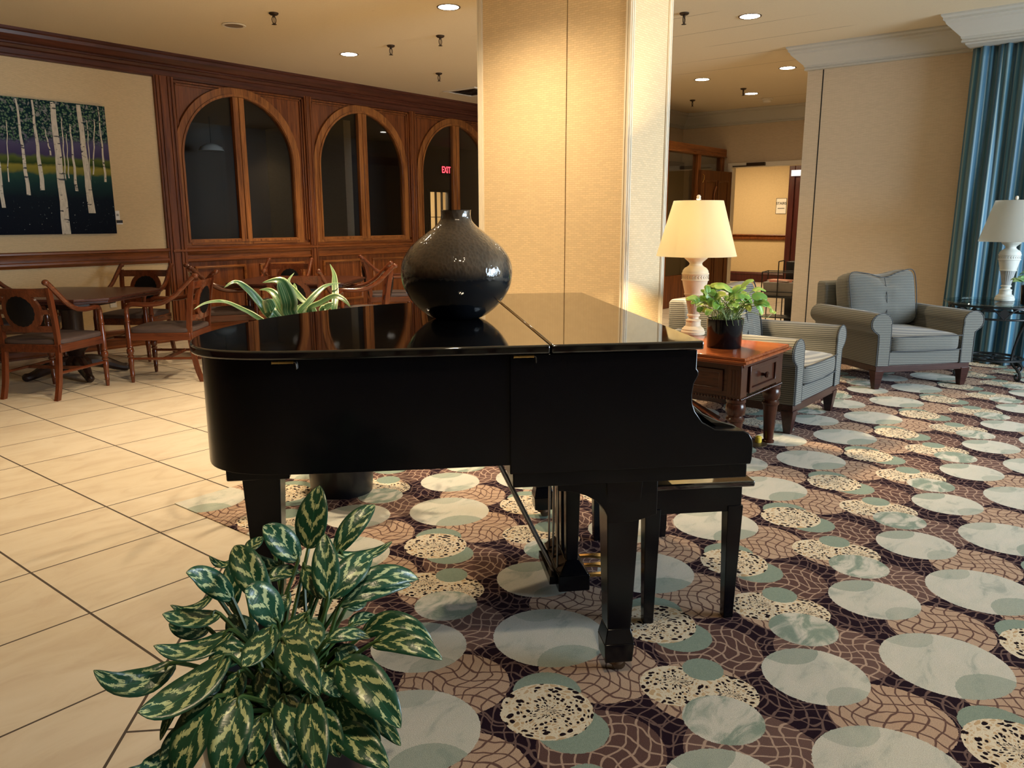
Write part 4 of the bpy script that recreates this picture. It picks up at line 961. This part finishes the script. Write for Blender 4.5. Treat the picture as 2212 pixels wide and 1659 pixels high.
for j in range(nV+1):
    tv = j/nV; z = .01+tv*2.91
    for i in range(nU+1):
        s = i/nU
        y = 1.575 - s*3.6 + .05*(1-tv)**2*(1 if s < .02 else .6)*(1-s)
        k = s*3.6
        amp = .045*(.55+.45*(1-tv)) if tv < .93 else .03
        d = amp*sin(k*2*pi/.155+.6*sin(k*5+ph[0])+.5*sin(tv*3+k*3)) + .018*sin(k*2*pi/.067+ph[1]+tv*1.2) + .012*sin(tv*7+k*9)
        mb.v.append((8.66+d+.03*(1-tv), y, z)); uvs.append((k/1.4+.012*sin(tv*2.5), tv))
for j in range(nV):
    for i in range(nU):
        a = j*(nU+1)+i; mb.f.append((a, a+1, a+nU+2, a+nU+1))
cu = mb.build('curtain', mat_curtain(), None, ang=80)
uv = cu.data.uv_layers.new(name='UVMap')
for l in cu.data.loops: uv.data[l.index].uv = uvs[l.vertex_index]
sm = cu.modifiers.new('thick', 'SOLIDIFY'); sm.thickness = .003
tag(cu, 'long blue and silver striped satin curtain hanging beneath the boxed cornice', 'curtain')
# ------------------------------------------------------------------ dining chairs
def make_chair(loc, rz, label):
    t = thing('dining_chair', label, 'chair', loc, rz, 'mahogany armchairs round the dining tables')
    bx = lambda z: -.245-.065*max(0, (z-.44)/.44)**1.3
    m = MB(); pillow(m, -.265, .275, -.262, .262, .425, .470, (.004, .004, .022))
    m.build('seat', M['seatfab'], t, ang=80)
    m = MB().box(-.26, .27, -.262, -.232, .365, .43).box(-.26, .27, .232, .262, .365, .43).box(.245, .275, -.25, .25, .365, .43).box(-.27, -.24, -.24, .24, .365, .43)
    m.build('seat_frame', M['chairwood_h'], t, bevel=.004)
    for s in (-1, 1):
        # sabre rear leg running up into the back post
        pts = [(-.325, .232, 0), (-.288, .232, .12), (-.262, .232, .28), (-.248, .232, .42), (-.256, .236, .55), (-.280, .242, .72), (-.308, .25, .87)]
        P = smooth_path([(x, s*y, z) for x, y, z in pts], 4); m = MB()
        for (a, b) in zip(P[:-1], P[1:]):
            n_ = len(m.v)
            for (x, y, z) in (a, b): m.v += [(x-.020, y-.015, z), (x+.020, y-.015, z), (x+.020, y+.015, z), (x-.020, y+.015, z)]
            m.f += [(n_+k, n_+(k+1) % 4, n_+4+(k+1) % 4, n_+4+k) for k in range(4)]
        m.f += [(0, 1, 2, 3), tuple(len(m.v)-4+k for k in range(4))]
        m.build('rear_leg', M['chairwood'], t)
        # turned front leg
        prof = [(.013, 0), (.016, .03), (.017, .05), (.020, .055), (.017, .06), (.020, .14), (.024, .20), (.018, .215), (.026, .222), (.026, .232), (.019, .24), (.028, .255), (.029, .285), (.020, .30), (.027, .308), (.027, .318), (.023, .325), (.025, .44), (.022, .455), (.019, .52), (.024, .526), (.024, .536), (.020, .543), (.020, .60)]
        MB().lathe(prof, (.262, s*.248, 0), 16).build('front_leg', M['chairwood'], t)
        arm = smooth_path([(.262, .248, .595), (.258, .250, .635), (.235, .255, .665), (.19, .262, .676), (.06, .272, .672), (-.06, .275, .690), (-.16, .275, .745), (-.245, .270, .825), (-.315, .264, .895), (-.345, .262, .915)], 4)
        MB().tube([(x, s*y, z) for x, y, z in arm], [.0185]*8+[.0205]*(len(arm)-8), 10).ball((-.343, s*.262, .913), .026, 12, 8, (1.1, 1, .9)).build('arm', M['chairwood_h'], t)
    # rails of the back
    def bar(z0, z1, th=.011, bow=.030, y0=-.235, y1=.235):
        m = MB(); n_ = 10; vs = []
        for i in range(n_+1):
            y = y0+(y1-y0)*i/n_; b = -bow*(1-(y/.235)**2)
            for z, d in ((z0, -th), (z0, th), (z1, th), (z1, -th)): vs.append((bx(z)+b+d, y, z))
        fs = [(i*4+k, i*4+(k+1) % 4, i*4+4+(k+1) % 4, i*4+4+k) for i in range(n_) for k in range(4)]+[(0, 1, 2, 3), tuple(n_*4+k for k in (3, 2, 1, 0))]
        return m.add(vs, fs)
    bar(.80, .865).build('top_rail', M['chairwood_h'], t, bevel=.003)
    bar(.525, .575).build('lower_rail', M['chairwood_h'], t, bevel=.003)
    for s in (-1, 1):
        a, b = sorted((s*.145, s*.235)); bar(.665, .70, .009, .030, a, b).build('side_bar', M['chairwood_h'], t, bevel=.002)
    def onback(r, n_, d, sc=1, scal=0):
        out = []
        for i in range(n_):
            a = 2*pi*i/n_; rr = r*(1+scal*abs(sin(a*9)))
            y = rr*cos(a); z = .688+rr*sin(a)*1.02; out.append((bx(z)-.030*(1-(y/.235)**2)+d, y, z))
        return out
    m = MB(); n_ = 48
    for (r, d) in ((.160, -.013), (.160, .013), (.112, .013), (.112, -.013)): m.v += onback(r, n_, d)
    m.f = [(k*n_+i, k*n_+(i+1) % n_, ((k+1) % 4)*n_+(i+1) % n_, ((k+1) % 4)*n_+i) for k in range(4) for i in range(n_)]
    m.build('medallion_frame', M['chairwood'], t)
    m = MB(); n_ = 72
    rings = [(.112, -.008, .0), (.112, -.016, .05), (.085, -.026, .0), (.03, -.030, 0)]
    rings2 = [(.03, .030, 0), (.085, .026, 0), (.112, .016, .05), (.112, .008, 0)]
    for r, d, sc in rings+rings2: m.v += onback(r, n_, d, 1, sc)
    k_ = len(rings)*2
    m.f = [(k*n_+i, k*n_+(i+1) % n_, (k+1)*n_+(i+1) % n_, (k+1)*n_+i) for k in range(k_-1) if k != 3 for i in range(n_)]
    m.f += [tuple(3*n_+i for i in range(n_)), tuple(4*n_+i for i in range(n_)), ]
    m.build('back_pad', M['leather'], t, ang=50)
    m = MB().tube([(.262, -.248, .205), (-.27, -.232, .205)], .012, 8).tube([(.262, .248, .205), (-.27, .232, .205)], .012, 8).box(-.03, -.008, -.24, .24, .192, .218)
    m.build('stretcher', M['chairwood_h'], t)
    return t
ch0 = make_chair((2.59, 6.865, 0), radians(30.7), 'mahogany armchair nearest on the left, its back and black padded medallion turned toward the piano')
CH = [((3.50, 6.715, 0), radians(131), 'mahogany armchair right of the left dining table, nearest to the tail of the piano'),
      ((3.80, 8.00, 0), radians(-143), 'mahogany armchair between the left dining table and the wooden corner pilaster'),
      ((2.86, 8.14, 0), radians(-26), 'mahogany armchair at the far left edge against the wall below the birch painting'),
      ((4.52, 7.48, 0), radians(-25), 'mahogany armchair with paired arms rising left of the striped leaves, beneath the first arched window'),
      ((4.68, 6.32, 0), radians(31), 'mahogany armchair with its back to the camera right behind the striped leaves'),
      ((5.47, 7.88, 0), radians(-147), 'mahogany armchair facing the camera by the oak panelling beyond the striped leaves'),
      ((5.46, 6.46, 0), radians(142), 'mahogany armchair turned left just beside the bronze vase'),
      ((6.92, 7.62, 0), radians(-38), 'mahogany armchair farthest away, partly hidden by the bronze vase')]
for loc, rz, lab in CH: dup(ch0, loc, rz, lab)
# ------------------------------------------------------------------ pedestal tables
def octo(a, c):
    return [(-a, -a+c), (-a+c, -a), (a-c, -a), (a, -a+c), (a, a-c), (a-c, a), (-a+c, a), (-a, a-c)]
def make_table(loc, rz, label):
    t = thing('dining_table', label, 'table', loc, rz, 'octagonal pedestal tables')
    MB().prism(octo(.62, .19), .724, .746).prism(octo(.60, .185), .700, .726).build('tabletop', M['tablewood'], t, bevel=.006, seg=3)
    MB().prism(octo(.30, .10), .64, .70).build('apron', M['tabledark'], t)
    MB().lathe([(.17, .64), (.17, .62), (.10, .60), (.085, .56), (.085, .34), (.11, .32), (.13, .30), (.12, .27), (.075, .22), (.065, .19), (.10, .165), (.125, .14), (.125, .10), (.06, .08)][::-1], (0, 0, 0), 12).build('pedestal', M['tabledark'], t)
    for k in range(4):
        a = pi/2*k+pi/4
        pts = smooth_path([(.06, .13), (.16, .12), (.26, .085), (.33, .055), (.38, .038), (.415, .036)], 3)
        MB().tube([(r*cos(a), r*sin(a), z) for r, z in pts], [.06, .06, .06, .058, .056, .053, .05, .046, .043, .04, .037, .036, .035, .036, .036, .034][:len(pts)], 10).ball((.405*cos(a), .405*sin(a), .036), .036, 12, 8).build('foot', M['tabledark'], t)
    return t
tb = make_table((2.98, 7.44, 0), radians(35), 'dark octagonal pedestal table in front of the birch painting')
t2 = dup(tb, (5.19, 7.15, 0), radians(35), 'dark octagonal pedestal table mostly hidden behind the striped plant and the piano')
# ------------------------------------------------------------------ birch painting
def mat_paint():
    n = N('forest_painting'); v = n.co(); p = n.sep(v); z = p[2]
    a = n.noise(n.vm('MULTIPLY', v, (4, 1, 4)), 1.3, 4, .6); b = n.noise(v, 22, 3, .6, .6); f = n.noise(n.vm('MULTIPLY', v, (60, 1, 14)), 1, 3, .7)
    zz = n.math('ADD', z, n.math('MULTIPLY', n.math('SUBTRACT', a, .5), .10))
    c = n.ramp(zz, [(.0, (.003, .005, .012)), (.36, (.005, .010, .018)), (.50, (.010, .035, .036)), (.585, (.02, .065, .05)), (.61, (.17, .16, .03)), (.66, (.24, .21, .035)), (.69, (.02, .045, .014)), (.745, (.09, .12, .025)), (.775, (.05, .04, .10)), (.92, (.085, .075, .15)), (.98, (.17, .17, .18)), (1.0, (.21, .22, .21))])
    gl = n.math('MULTIPLY', n.step(f, .66, .72), n.math('MULTIPLY', n.math('LESS_THAN', z, .58), .4)); c = n.mix(gl, c, (.10, .16, .16))
    fl = n.math('MULTIPLY', n.math('GREATER_THAN', n.noise(v, 55, 2, .6), .715), n.math('LESS_THAN', z, .34)); c = n.mix(fl, c, (.5, .55, .5))
    lf = n.step(n.math('ADD', n.math('MULTIPLY', z, 1.15), n.math('MULTIPLY', n.math('ADD', n.math('MULTIPLY', a, .6), n.math('MULTIPLY', p[0], -.10)), .42)), 1.16, 1.25)
    lv = n.voro(v, 46, 'F1', 1); leaf = n.mix(n.step(lv, .30, .52), n.mix(b, (.02, .08, .06), (.16, .26, .13)), (.005, .022, .028))
    c = n.mix(n.math('MULTIPLY', lf, n.step(b, .36, .46)), c, leaf)
    return n.bsdf(c, .8, 0, n.bump(b, .2, .003), **{'Specular IOR Level': .12})
PX1 = 4.045
pt = thing('painting', 'unframed canvas of pale birch trunks before purple mountains on the tan wall', 'painting', (PX1, WY-.002, 1.235))
MB().box(-1.75, 0, -.038, 0, 0, 1.295).build('canvas', mat_paint(), pt)
def mat_birch():
    n = N('birch_bark_paint'); v = n.co(); z = n.noise(n.vm('MULTIPLY', v, (9, 1, 32)), 1, 3, .6); q = n.noise(n.vm('MULTIPLY', v, (60, 1, 16)), 1, 3)
    c = n.mix(n.step(z, .60, .64), n.mix(q, (.25, .21, .15), (.78, .70, .54)), (.02, .014, .01)); return n.bsdf(c, .5)
br = MB(); rn = random.Random(9)
TR = [(-.507, 1.285, -.509, -.0, .047, .085), (-.260, 1.285, -.239, .211, .041, .07), (-.693, 1.285, -.688, .432, .017, .043), (-.832, 1.285, -.822, .38, .015, .037), (-.362, 1.086, -.368, .431, .012, .029), (-1.047, 1.285, -1.058, .258, .024, .034), (-.437, 1.137, -.462, .538, .009, .012), (-.407, .989, -.429, .557, .007, .011), (-.19, 1.142, -.219, .547, .007, .011),
      (-.114, 1.158, -.184, .604, .009, .013), (-.066, 1.285, -.065, .533, .009, .023), (-.605, 1.017, -.574, .774, .009, .014), (-.937, 1.074, -.987, .502, .006, .011), (-1.25, 1.285, -1.26, .1, .04, .07), (-1.45, 1.285, -1.46, .4, .02, .04), (-1.62, 1.285, -1.63, .2, .035, .06)]
for x0, z0, x1, z1, w0, w1 in TR:
    n_ = 8; L_ = []; R_ = []
    for i in range(n_+1):
        t = i/n_; x = x0+(x1-x0)*t + .004*sin(i*2.1+x0*9); z = z0+(z1-z0)*t; w = (w0+(w1-w0)*t)
        L_.append((x-w*.5, z)); R_.append((x+w*.5, z))
    br.prism(L_+R_[::-1], -.0405, -.0378, yz)
br.build('birch_trunks', mat_birch(), pt)
pc = tag(MB().box(-.022, .022, -.004, 0, -.048, .048).build('wall_label', M['white_paper'], None, loc=(4.086, WY-.001, 1.425)), 'small white card on the wall beside the lower right of the birch painting', 'label')
MB().box(-.012, .012, -.0046, -.004, -.008, .016).build('printed_patch', plain('grey_print', (.33, .30, .25), .6), pc)
pl = tag(MB().box(-.033, .033, -.006, 0, -.022, .022).build('name_plate', M['white_paper'], None, loc=(4.10, WY-.001, 1.352)), 'small black and white plate just below the white card by the birch painting', 'plate')
MB().box(-.033, .033, -.007, -.006, -.008, .022).build('black_band', M['ink'], pl)
ol = tag(MB().box(-.036, .036, -.006, 0, -.058, .058).build('wall_outlet', M['cream'], None, bevel=.003, loc=(3.945, WY-.001, .505)), 'cream power outlet low on the wall behind the left dining table', 'outlet')
for s in (-1, 1): MB().box(-.016, .016, -.0085, -.006, s*.026-.016, s*.026+.016).build('socket', M['plaster'], ol, bevel=.004)
# ------------------------------------------------------------------ ceiling fittings
EM = emit('lamp_diffuser', (1.0, .90, .74), 40)
DL = [((5.316, 4.995), 'recessed ceiling light immediately left of the column top', 1), ((6.045, 7.184), 'recessed ceiling light nearest the arched oak windows', 1), ((7.262, 3.128), 'largest recessed ceiling light right of the column, toward the grey crown moulding', 1),
      ((9.915, 3.763), 'recessed ceiling light close to the left end of the grey crown moulding', 1), ((9.996, 4.908), 'recessed ceiling light just right of the column, left of the hanging sprinklers', 1), ((11.534, 4.883), 'smallest recessed ceiling light, touching a sprinkler head near the back wall', 1)]
def downlight(x, y, label):
    t = thing('ceiling_light', label, 'ceiling light', (x, y, CEIL), 0, 'recessed ceiling lights')
    MB().lathe([(.088, -.004), (.100, -.006), (.102, -.001), (.102, 0), (.088, 0), (.088, -.004)], (0, 0, 0), 40).build('trim_ring', M['caster'], t)
    MB().lathe([(0, -.003), (.086, -.003), (.086, -.0005), (0, -.0005)], (0, 0, 0), 40).build('diffuser', EM, t)
    return t
for (x, y), lab, e in DL: downlight(x, y, lab)
SPK = [((4.484, 6.317), 'bronze sprinkler head on the ceiling nearest the round ceiling speaker'), ((6.033, 6.502), 'bronze sprinkler head right of the light nearest the arched windows'), ((6.042, 5.797), 'bronze sprinkler head below the light left of the column'), ((7.493, 7.224), 'bronze sprinkler head closest to the air vent left of the column'),
       ((6.783, 3.531), 'bronze sprinkler head tight against the right side of the column top'), ((11.029, 4.787), 'bronze sprinkler head touching the smallest ceiling light'), ((11.565, 5.823), 'bronze sprinkler head above the glazed oak screen')]
for (x, y), lab in SPK:
    t = thing('sprinkler', lab, 'sprinkler', (x, y, CEIL), 0, 'ceiling sprinklers')
    MB().lathe([(.042, 0), (.042, -.008), (.030, -.018), (.012, -.022), (.012, -.035), (0, -.035)], (0, 0, 0), 24).build('escutcheon', M['sprink'], t)
    m = MB()
    for s in (-1, 1): m.tube(smooth_path([(s*.010, 0, -.03), (s*.020, 0, -.05), (s*.016, 0, -.075), (s*.004, 0, -.092)], 3), .004, 6)
    m.lathe([(.003, -.035), (.003, -.09)], (0, 0, 0), 8); m.build('frame_arms', M['sprink'], t)
    MB().lathe([(0, -.092), (.020, -.092), (.022, -.095), (0, -.097)], (0, 0, 0), 16).build('deflector', M['sprink'], t)
t = thing('ceiling_speaker', 'round speaker grille in the ceiling above the first arched window', 'speaker', (4.506, 6.975, CEIL))
MB().lathe([(.10, 0), (.11, -.004), (.105, -.010), (.085, -.010), (.085, -.004)], (0, 0, 0), 40).build('bezel', M['cream'], t)
MB().lathe([(0, -.007), (.084, -.006), (.084, 0)], (0, 0, 0), 40).build('grille', plain('speaker_grille', (.22, .16, .10), .7, var=.4, scale=300), t)
t = thing('smoke_detector', 'small cream smoke detector on the ceiling by the back wall crown', 'smoke detector', (12.15, 4.89, CEIL))
MB().lathe([(.085, 0), (.085, -.012), (.06, -.016), (.06, -.045), (.05, -.055), (0, -.055)], (0, 0, 0), 32).build('body', M['cream'], t)
t = thing('air_vent', 'dark slotted square air diffuser in the ceiling left of the column', 'vent', (8.83, 7.86, CEIL), radians(0))
MB().prism([(-.30, -.30), (.30, -.30), (.30, .30), (-.30, .30)], -.012, 0, holes=[[(-.24, -.24), (.24, -.24), (.24, .24), (-.24, .24)]]).build('frame', M['cream'], t)
MB().box(-.24, .24, -.24, .24, -.004, 0).build('cavity', M['ink'], t)
m = MB()
for k in range(3):
    a = .20-.065*k; m.prism([(-a, -a), (a, -a), (a, a), (-a, a)], -.012, -.004, holes=[[(-a+.012, -a+.012), (a-.012, -a+.012), (a-.012, a-.012), (-a+.012, a-.012)]])
m.build('louvre', M['sprink'], t)
# ------------------------------------------------------------------ signs
def text(name, body, size, mat, parent, loc, rot, ex=.001, align='CENTER', sx=1.0):
    cu = bpy.data.curves.new(name, 'FONT'); cu.body = body; cu.size = size; cu.extrude = ex; cu.align_x = align; cu.align_y = 'CENTER'; cu.materials.append(mat); cu.offset = size*.018
    o = bpy.data.objects.new(name, cu); C.objects.link(o)
    dg = bpy.context.evaluated_depsgraph_get(); me = bpy.data.meshes.new_from_object(o.evaluated_get(dg)); bpy.data.objects.remove(o)
    o = bpy.data.objects.new(name, me); C.objects.link(o); o.parent = parent; o.location = loc; o.rotation_euler = rot; o.scale = (sx, 1, 1)
    return o
st = thing('stairs_sign', 'white paper sign reading STAIRS on the hallway wall', 'sign', (HX-.002, 6.505, 1.655))
MB().box(-.006, 0, -.115, .115, -.165, .165).build('sheet', M['white_paper'], st)
text('lettering', 'STAIRS', .075, M['ink'], st, (-.0075, 0, .055), (radians(90), 0, radians(-90)))
MB().box(-.008, -.006, -.075, .075, -.055, -.042).build('underline', M['ink'], st)
m = MB().prism([(-.115, -.165), (.115, -.165), (.115, .165), (-.115, .165)], -.009, -.004, lambda u, v, d: (d, u, v), [[(-.108, -.158), (.108, -.158), (.108, .158), (-.108, .158)]]); m.build('frame', M['ink'], st)
es = thing('exit_sign', 'red lit EXIT sign over the glazed door seen through the third arched window', 'sign', (13.62, DY-.002, 2.495))
MB().box(-.165, .165, -.04, 0, -.105, .105).build('housing', M['ink'], es, bevel=.006)
text('lettering', 'EXIT', .20, emit('exit_red', (1.0, .05, .07), 5), es, (0, -.043, 0), (radians(90), 0, 0), sx=.72)
wsn = tag(MB().box(-.04, 0, -.11, .11, -.06, .06).build('hall_sign', emit('white_sign', (1, .95, .85), 1.2), None, loc=(HX-.11, 6.17, 2.33)), 'white lit sign box over the dark doorway in the hallway', 'sign')
hs = thing('sprinkler', 'black pointed sprinkler hanging in the hallway beyond the doorway', 'sprinkler', (16.2, 6.15, 2.75), 0, 'ceiling sprinklers')
MB().lathe([(.05, 0), (.05, -.02), (.012, -.09), (0, -.10)], (0, 0, 0), 16).build('escutcheon', M['ink'], hs)
# lit glazed door at the far side of the dark room
fd = struct('door_4', MB().prism(rect(13.02, 13.72, 0, 2.06), DY-.05, DY+.01, yz, [rect(13.08, 13.27, 1.45, 2.0), rect(13.285, 13.465, 1.45, 2.0), rect(13.48, 13.66, 1.45, 2.0), rect(13.08, 13.27, .88, 1.435), rect(13.285, 13.465, .88, 1.435), rect(13.48, 13.66, .88, 1.435), rect(13.08, 13.27, .3, .865), rect(13.285, 13.465, .3, .865), rect(13.48, 13.66, .3, .865)]), M['ink'])
o = bpy.data.objects['wall_far_room']; 
bk = MB().box(11.5, 16, DY+2.0, DY+2.1, 0, 3).box(11.4, 11.5, DY+.1, DY+2.1, 0, 3).box(16, 16.1, DY+.1, DY+2.1, 0, 3).box(11.4, 16.1, DY+.1, DY+2.1, 2.8, 2.9)
struct('wall_far_corridor', bk, M['paper'])
MB().box(13.3, 14.1, DY+1.95, DY+2.0, 0, 2.1).build('corridor_door', M['oak_v'], fd)
# ------------------------------------------------------------------ lamp, table and odds in the dark room
pdl = thing('pendant_lamp', 'pale domed pendant shade hanging in the dark room behind the first arched window', 'lamp', (7.25, 12.1, 3.0))
MB().lathe([(.20, -.53), (.17, -.47), (.10, -.43), (.03, -.41), (0, -.41)], (0, 0, 0), 32).build('shade', M['plaster'], pdl)
MB().tube([(0, 0, -.42), (0, 0, 0)], .006, 6).build('stem', M['iron'], pdl)
# ------------------------------------------------------------------ wire magazine rack beside the right wall
rk = thing('magazine_rack', 'black wire literature rack with two tiers at the doorway side of the right wall', 'rack', (10.25, 3.80, 0), radians(8))
m = MB(); r = .007
for x in (-.16, .16):
    for y, h in ((-.20, .70), (.0, .84), (.20, .70)):
        m.tube([(x, y, 0), (x, y, h)], r, 6)
    m.tube([(x, -.20, .70), (x, .20, .70)], r, 6); m.tube([(x, -.20, .45), (x, .20, .45)], r, 6); m.tube([(x, -.20, .12), (x, .20, .12)], r, 6)
for y, h in ((-.20, .70), (.0, .84), (.20, .70)): m.tube([(-.16, y, h), (.16, y, h)], r, 6)
for h in (.12, .38, .45): m.tube([(-.16, -.2, h), (-.16, .2, h), (.16, .2, h), (.16, -.2, h)], r, 6, True)
m.build('wire_frame', M['iron'], rk)
for h in (.115, .385): MB().box(-.16, .16, -.2, .2, h, h+.012).build('shelf', M['iron'], rk)
mg = tag(MB().taper((-.13, .13, -.17, .17), 0, (-.15, .15, -.19, .19), .17).build('paper_tray', plain('grey_tray', (.22, .21, .20), .6), None, loc=(10.25, 3.80, .398)), 'grey tray of papers on the upper tier of the wire rack', 'tray')
mg.rotation_euler = (0, 0, radians(8))
rn = random.Random(2)
for k in range(4):
    MB().box(-.10, .10, -.14, .14, .17+.008*k, .177+.008*k, Matrix.Rotation(rn.uniform(-.25, .25), 4, 'Z')).build('papers', [M['white_paper'], plain('red_paper', (.55, .14, .09), .6), M['white_paper'], plain('pink_paper', (.6, .3, .22), .6)][k], mg)
bb = tag(MB().taper((-.10, .10, -.10, .10), 0, (-.12, .12, -.11, .11), .82).build('storage_box', M['pot_matte'], None, bevel=.006, loc=(10.66, 3.74, 0)), 'tall black box behind the wire rack by the right wall', 'box')
bb.location.z = 0
# ------------------------------------------------------------------ light
def area(name, loc, rot, sx, sy, power, col, shape='RECTANGLE', spread=180):
    l = bpy.data.lights.new(name, 'AREA'); l.energy = power; l.color = col; l.shape = shape; l.size = sx; l.size_y = sy; l.spread = radians(spread)
    o = bpy.data.objects.new(name, l); C.objects.link(o); o.location = loc; o.rotation_euler = rot; return o
w = bpy.data.worlds.new('world'); S.world = w; w.use_nodes = True
w.node_tree.nodes['Background'].inputs[0].default_value = (.55, .75, 1.0, 1); w.node_tree.nodes['Background'].inputs[1].default_value = 1.0
WARM = (1.0, .75, .45)
def lamp_down(x, y, p, col=WARM, z=CEIL-.02, ang=112, blend=.9):
    l = bpy.data.lights.new('downlight', 'SPOT'); l.energy = p*4; l.color = col; l.spot_size = radians(ang); l.spot_blend = blend; l.shadow_soft_size = .05
    o = bpy.data.objects.new('downlight', l); C.objects.link(o); o.location = (x, y, z); return o
PW = [82, 78, 46, 36, 24, 16]
for ((x, y), lab, e), p in zip(DL, PW): lamp_down(x, y, p)
# the same fittings continue beyond the frame
OFF = [((2.6, 4.3), 100, 112, 'recessed ceiling light over the tile beside the piano tail, above the picture'), ((4.0, 3.7), 66, 146, 'recessed ceiling light over the piano facing the column, above the picture'),
       ((8.6, 6.6), 22, 112, 'recessed ceiling light hidden behind the column'), ((.75, .3), 26, 112, 'recessed ceiling light over the foreground plant, above the picture')]
for (x, y), p, an, lab in OFF:
    downlight(x, y, lab); lamp_down(x, y, p, ang=an)
# lamp bulb
pl_ = bpy.data.lights.new('bulb', 'POINT'); pl_.energy = 290; pl_.color = (1, .72, .40); pl_.shadow_soft_size = .04
o = bpy.data.objects.new('bulb_light', pl_); C.objects.link(o); o.location = (LA[0], LA[1], LA[2]+.68)
# hall, corridor and vestibule lamps
area('hall_light', (15.6, 6.9, 2.74), (0, 0, 0), .6, 1.6, 90, (1, .74, .42))
area('corridor_light', (13.6, DY+1.0, 2.78), (0, 0, 0), .8, .8, 260, (1, .78, .48))
area('far_room_light', (7.2, 10.6, 2.95), (0, 0, 0), .3, .3, 1.5, (.85, .9, 1))
# daylight through the windows on the right and the window behind the curtain
area('daylight_window', (6.5, -5.05, 1.6), (radians(76), 0, 0), 4.0, 2.1, 450, (.74, .88, 1.0), 'RECTANGLE', 140)
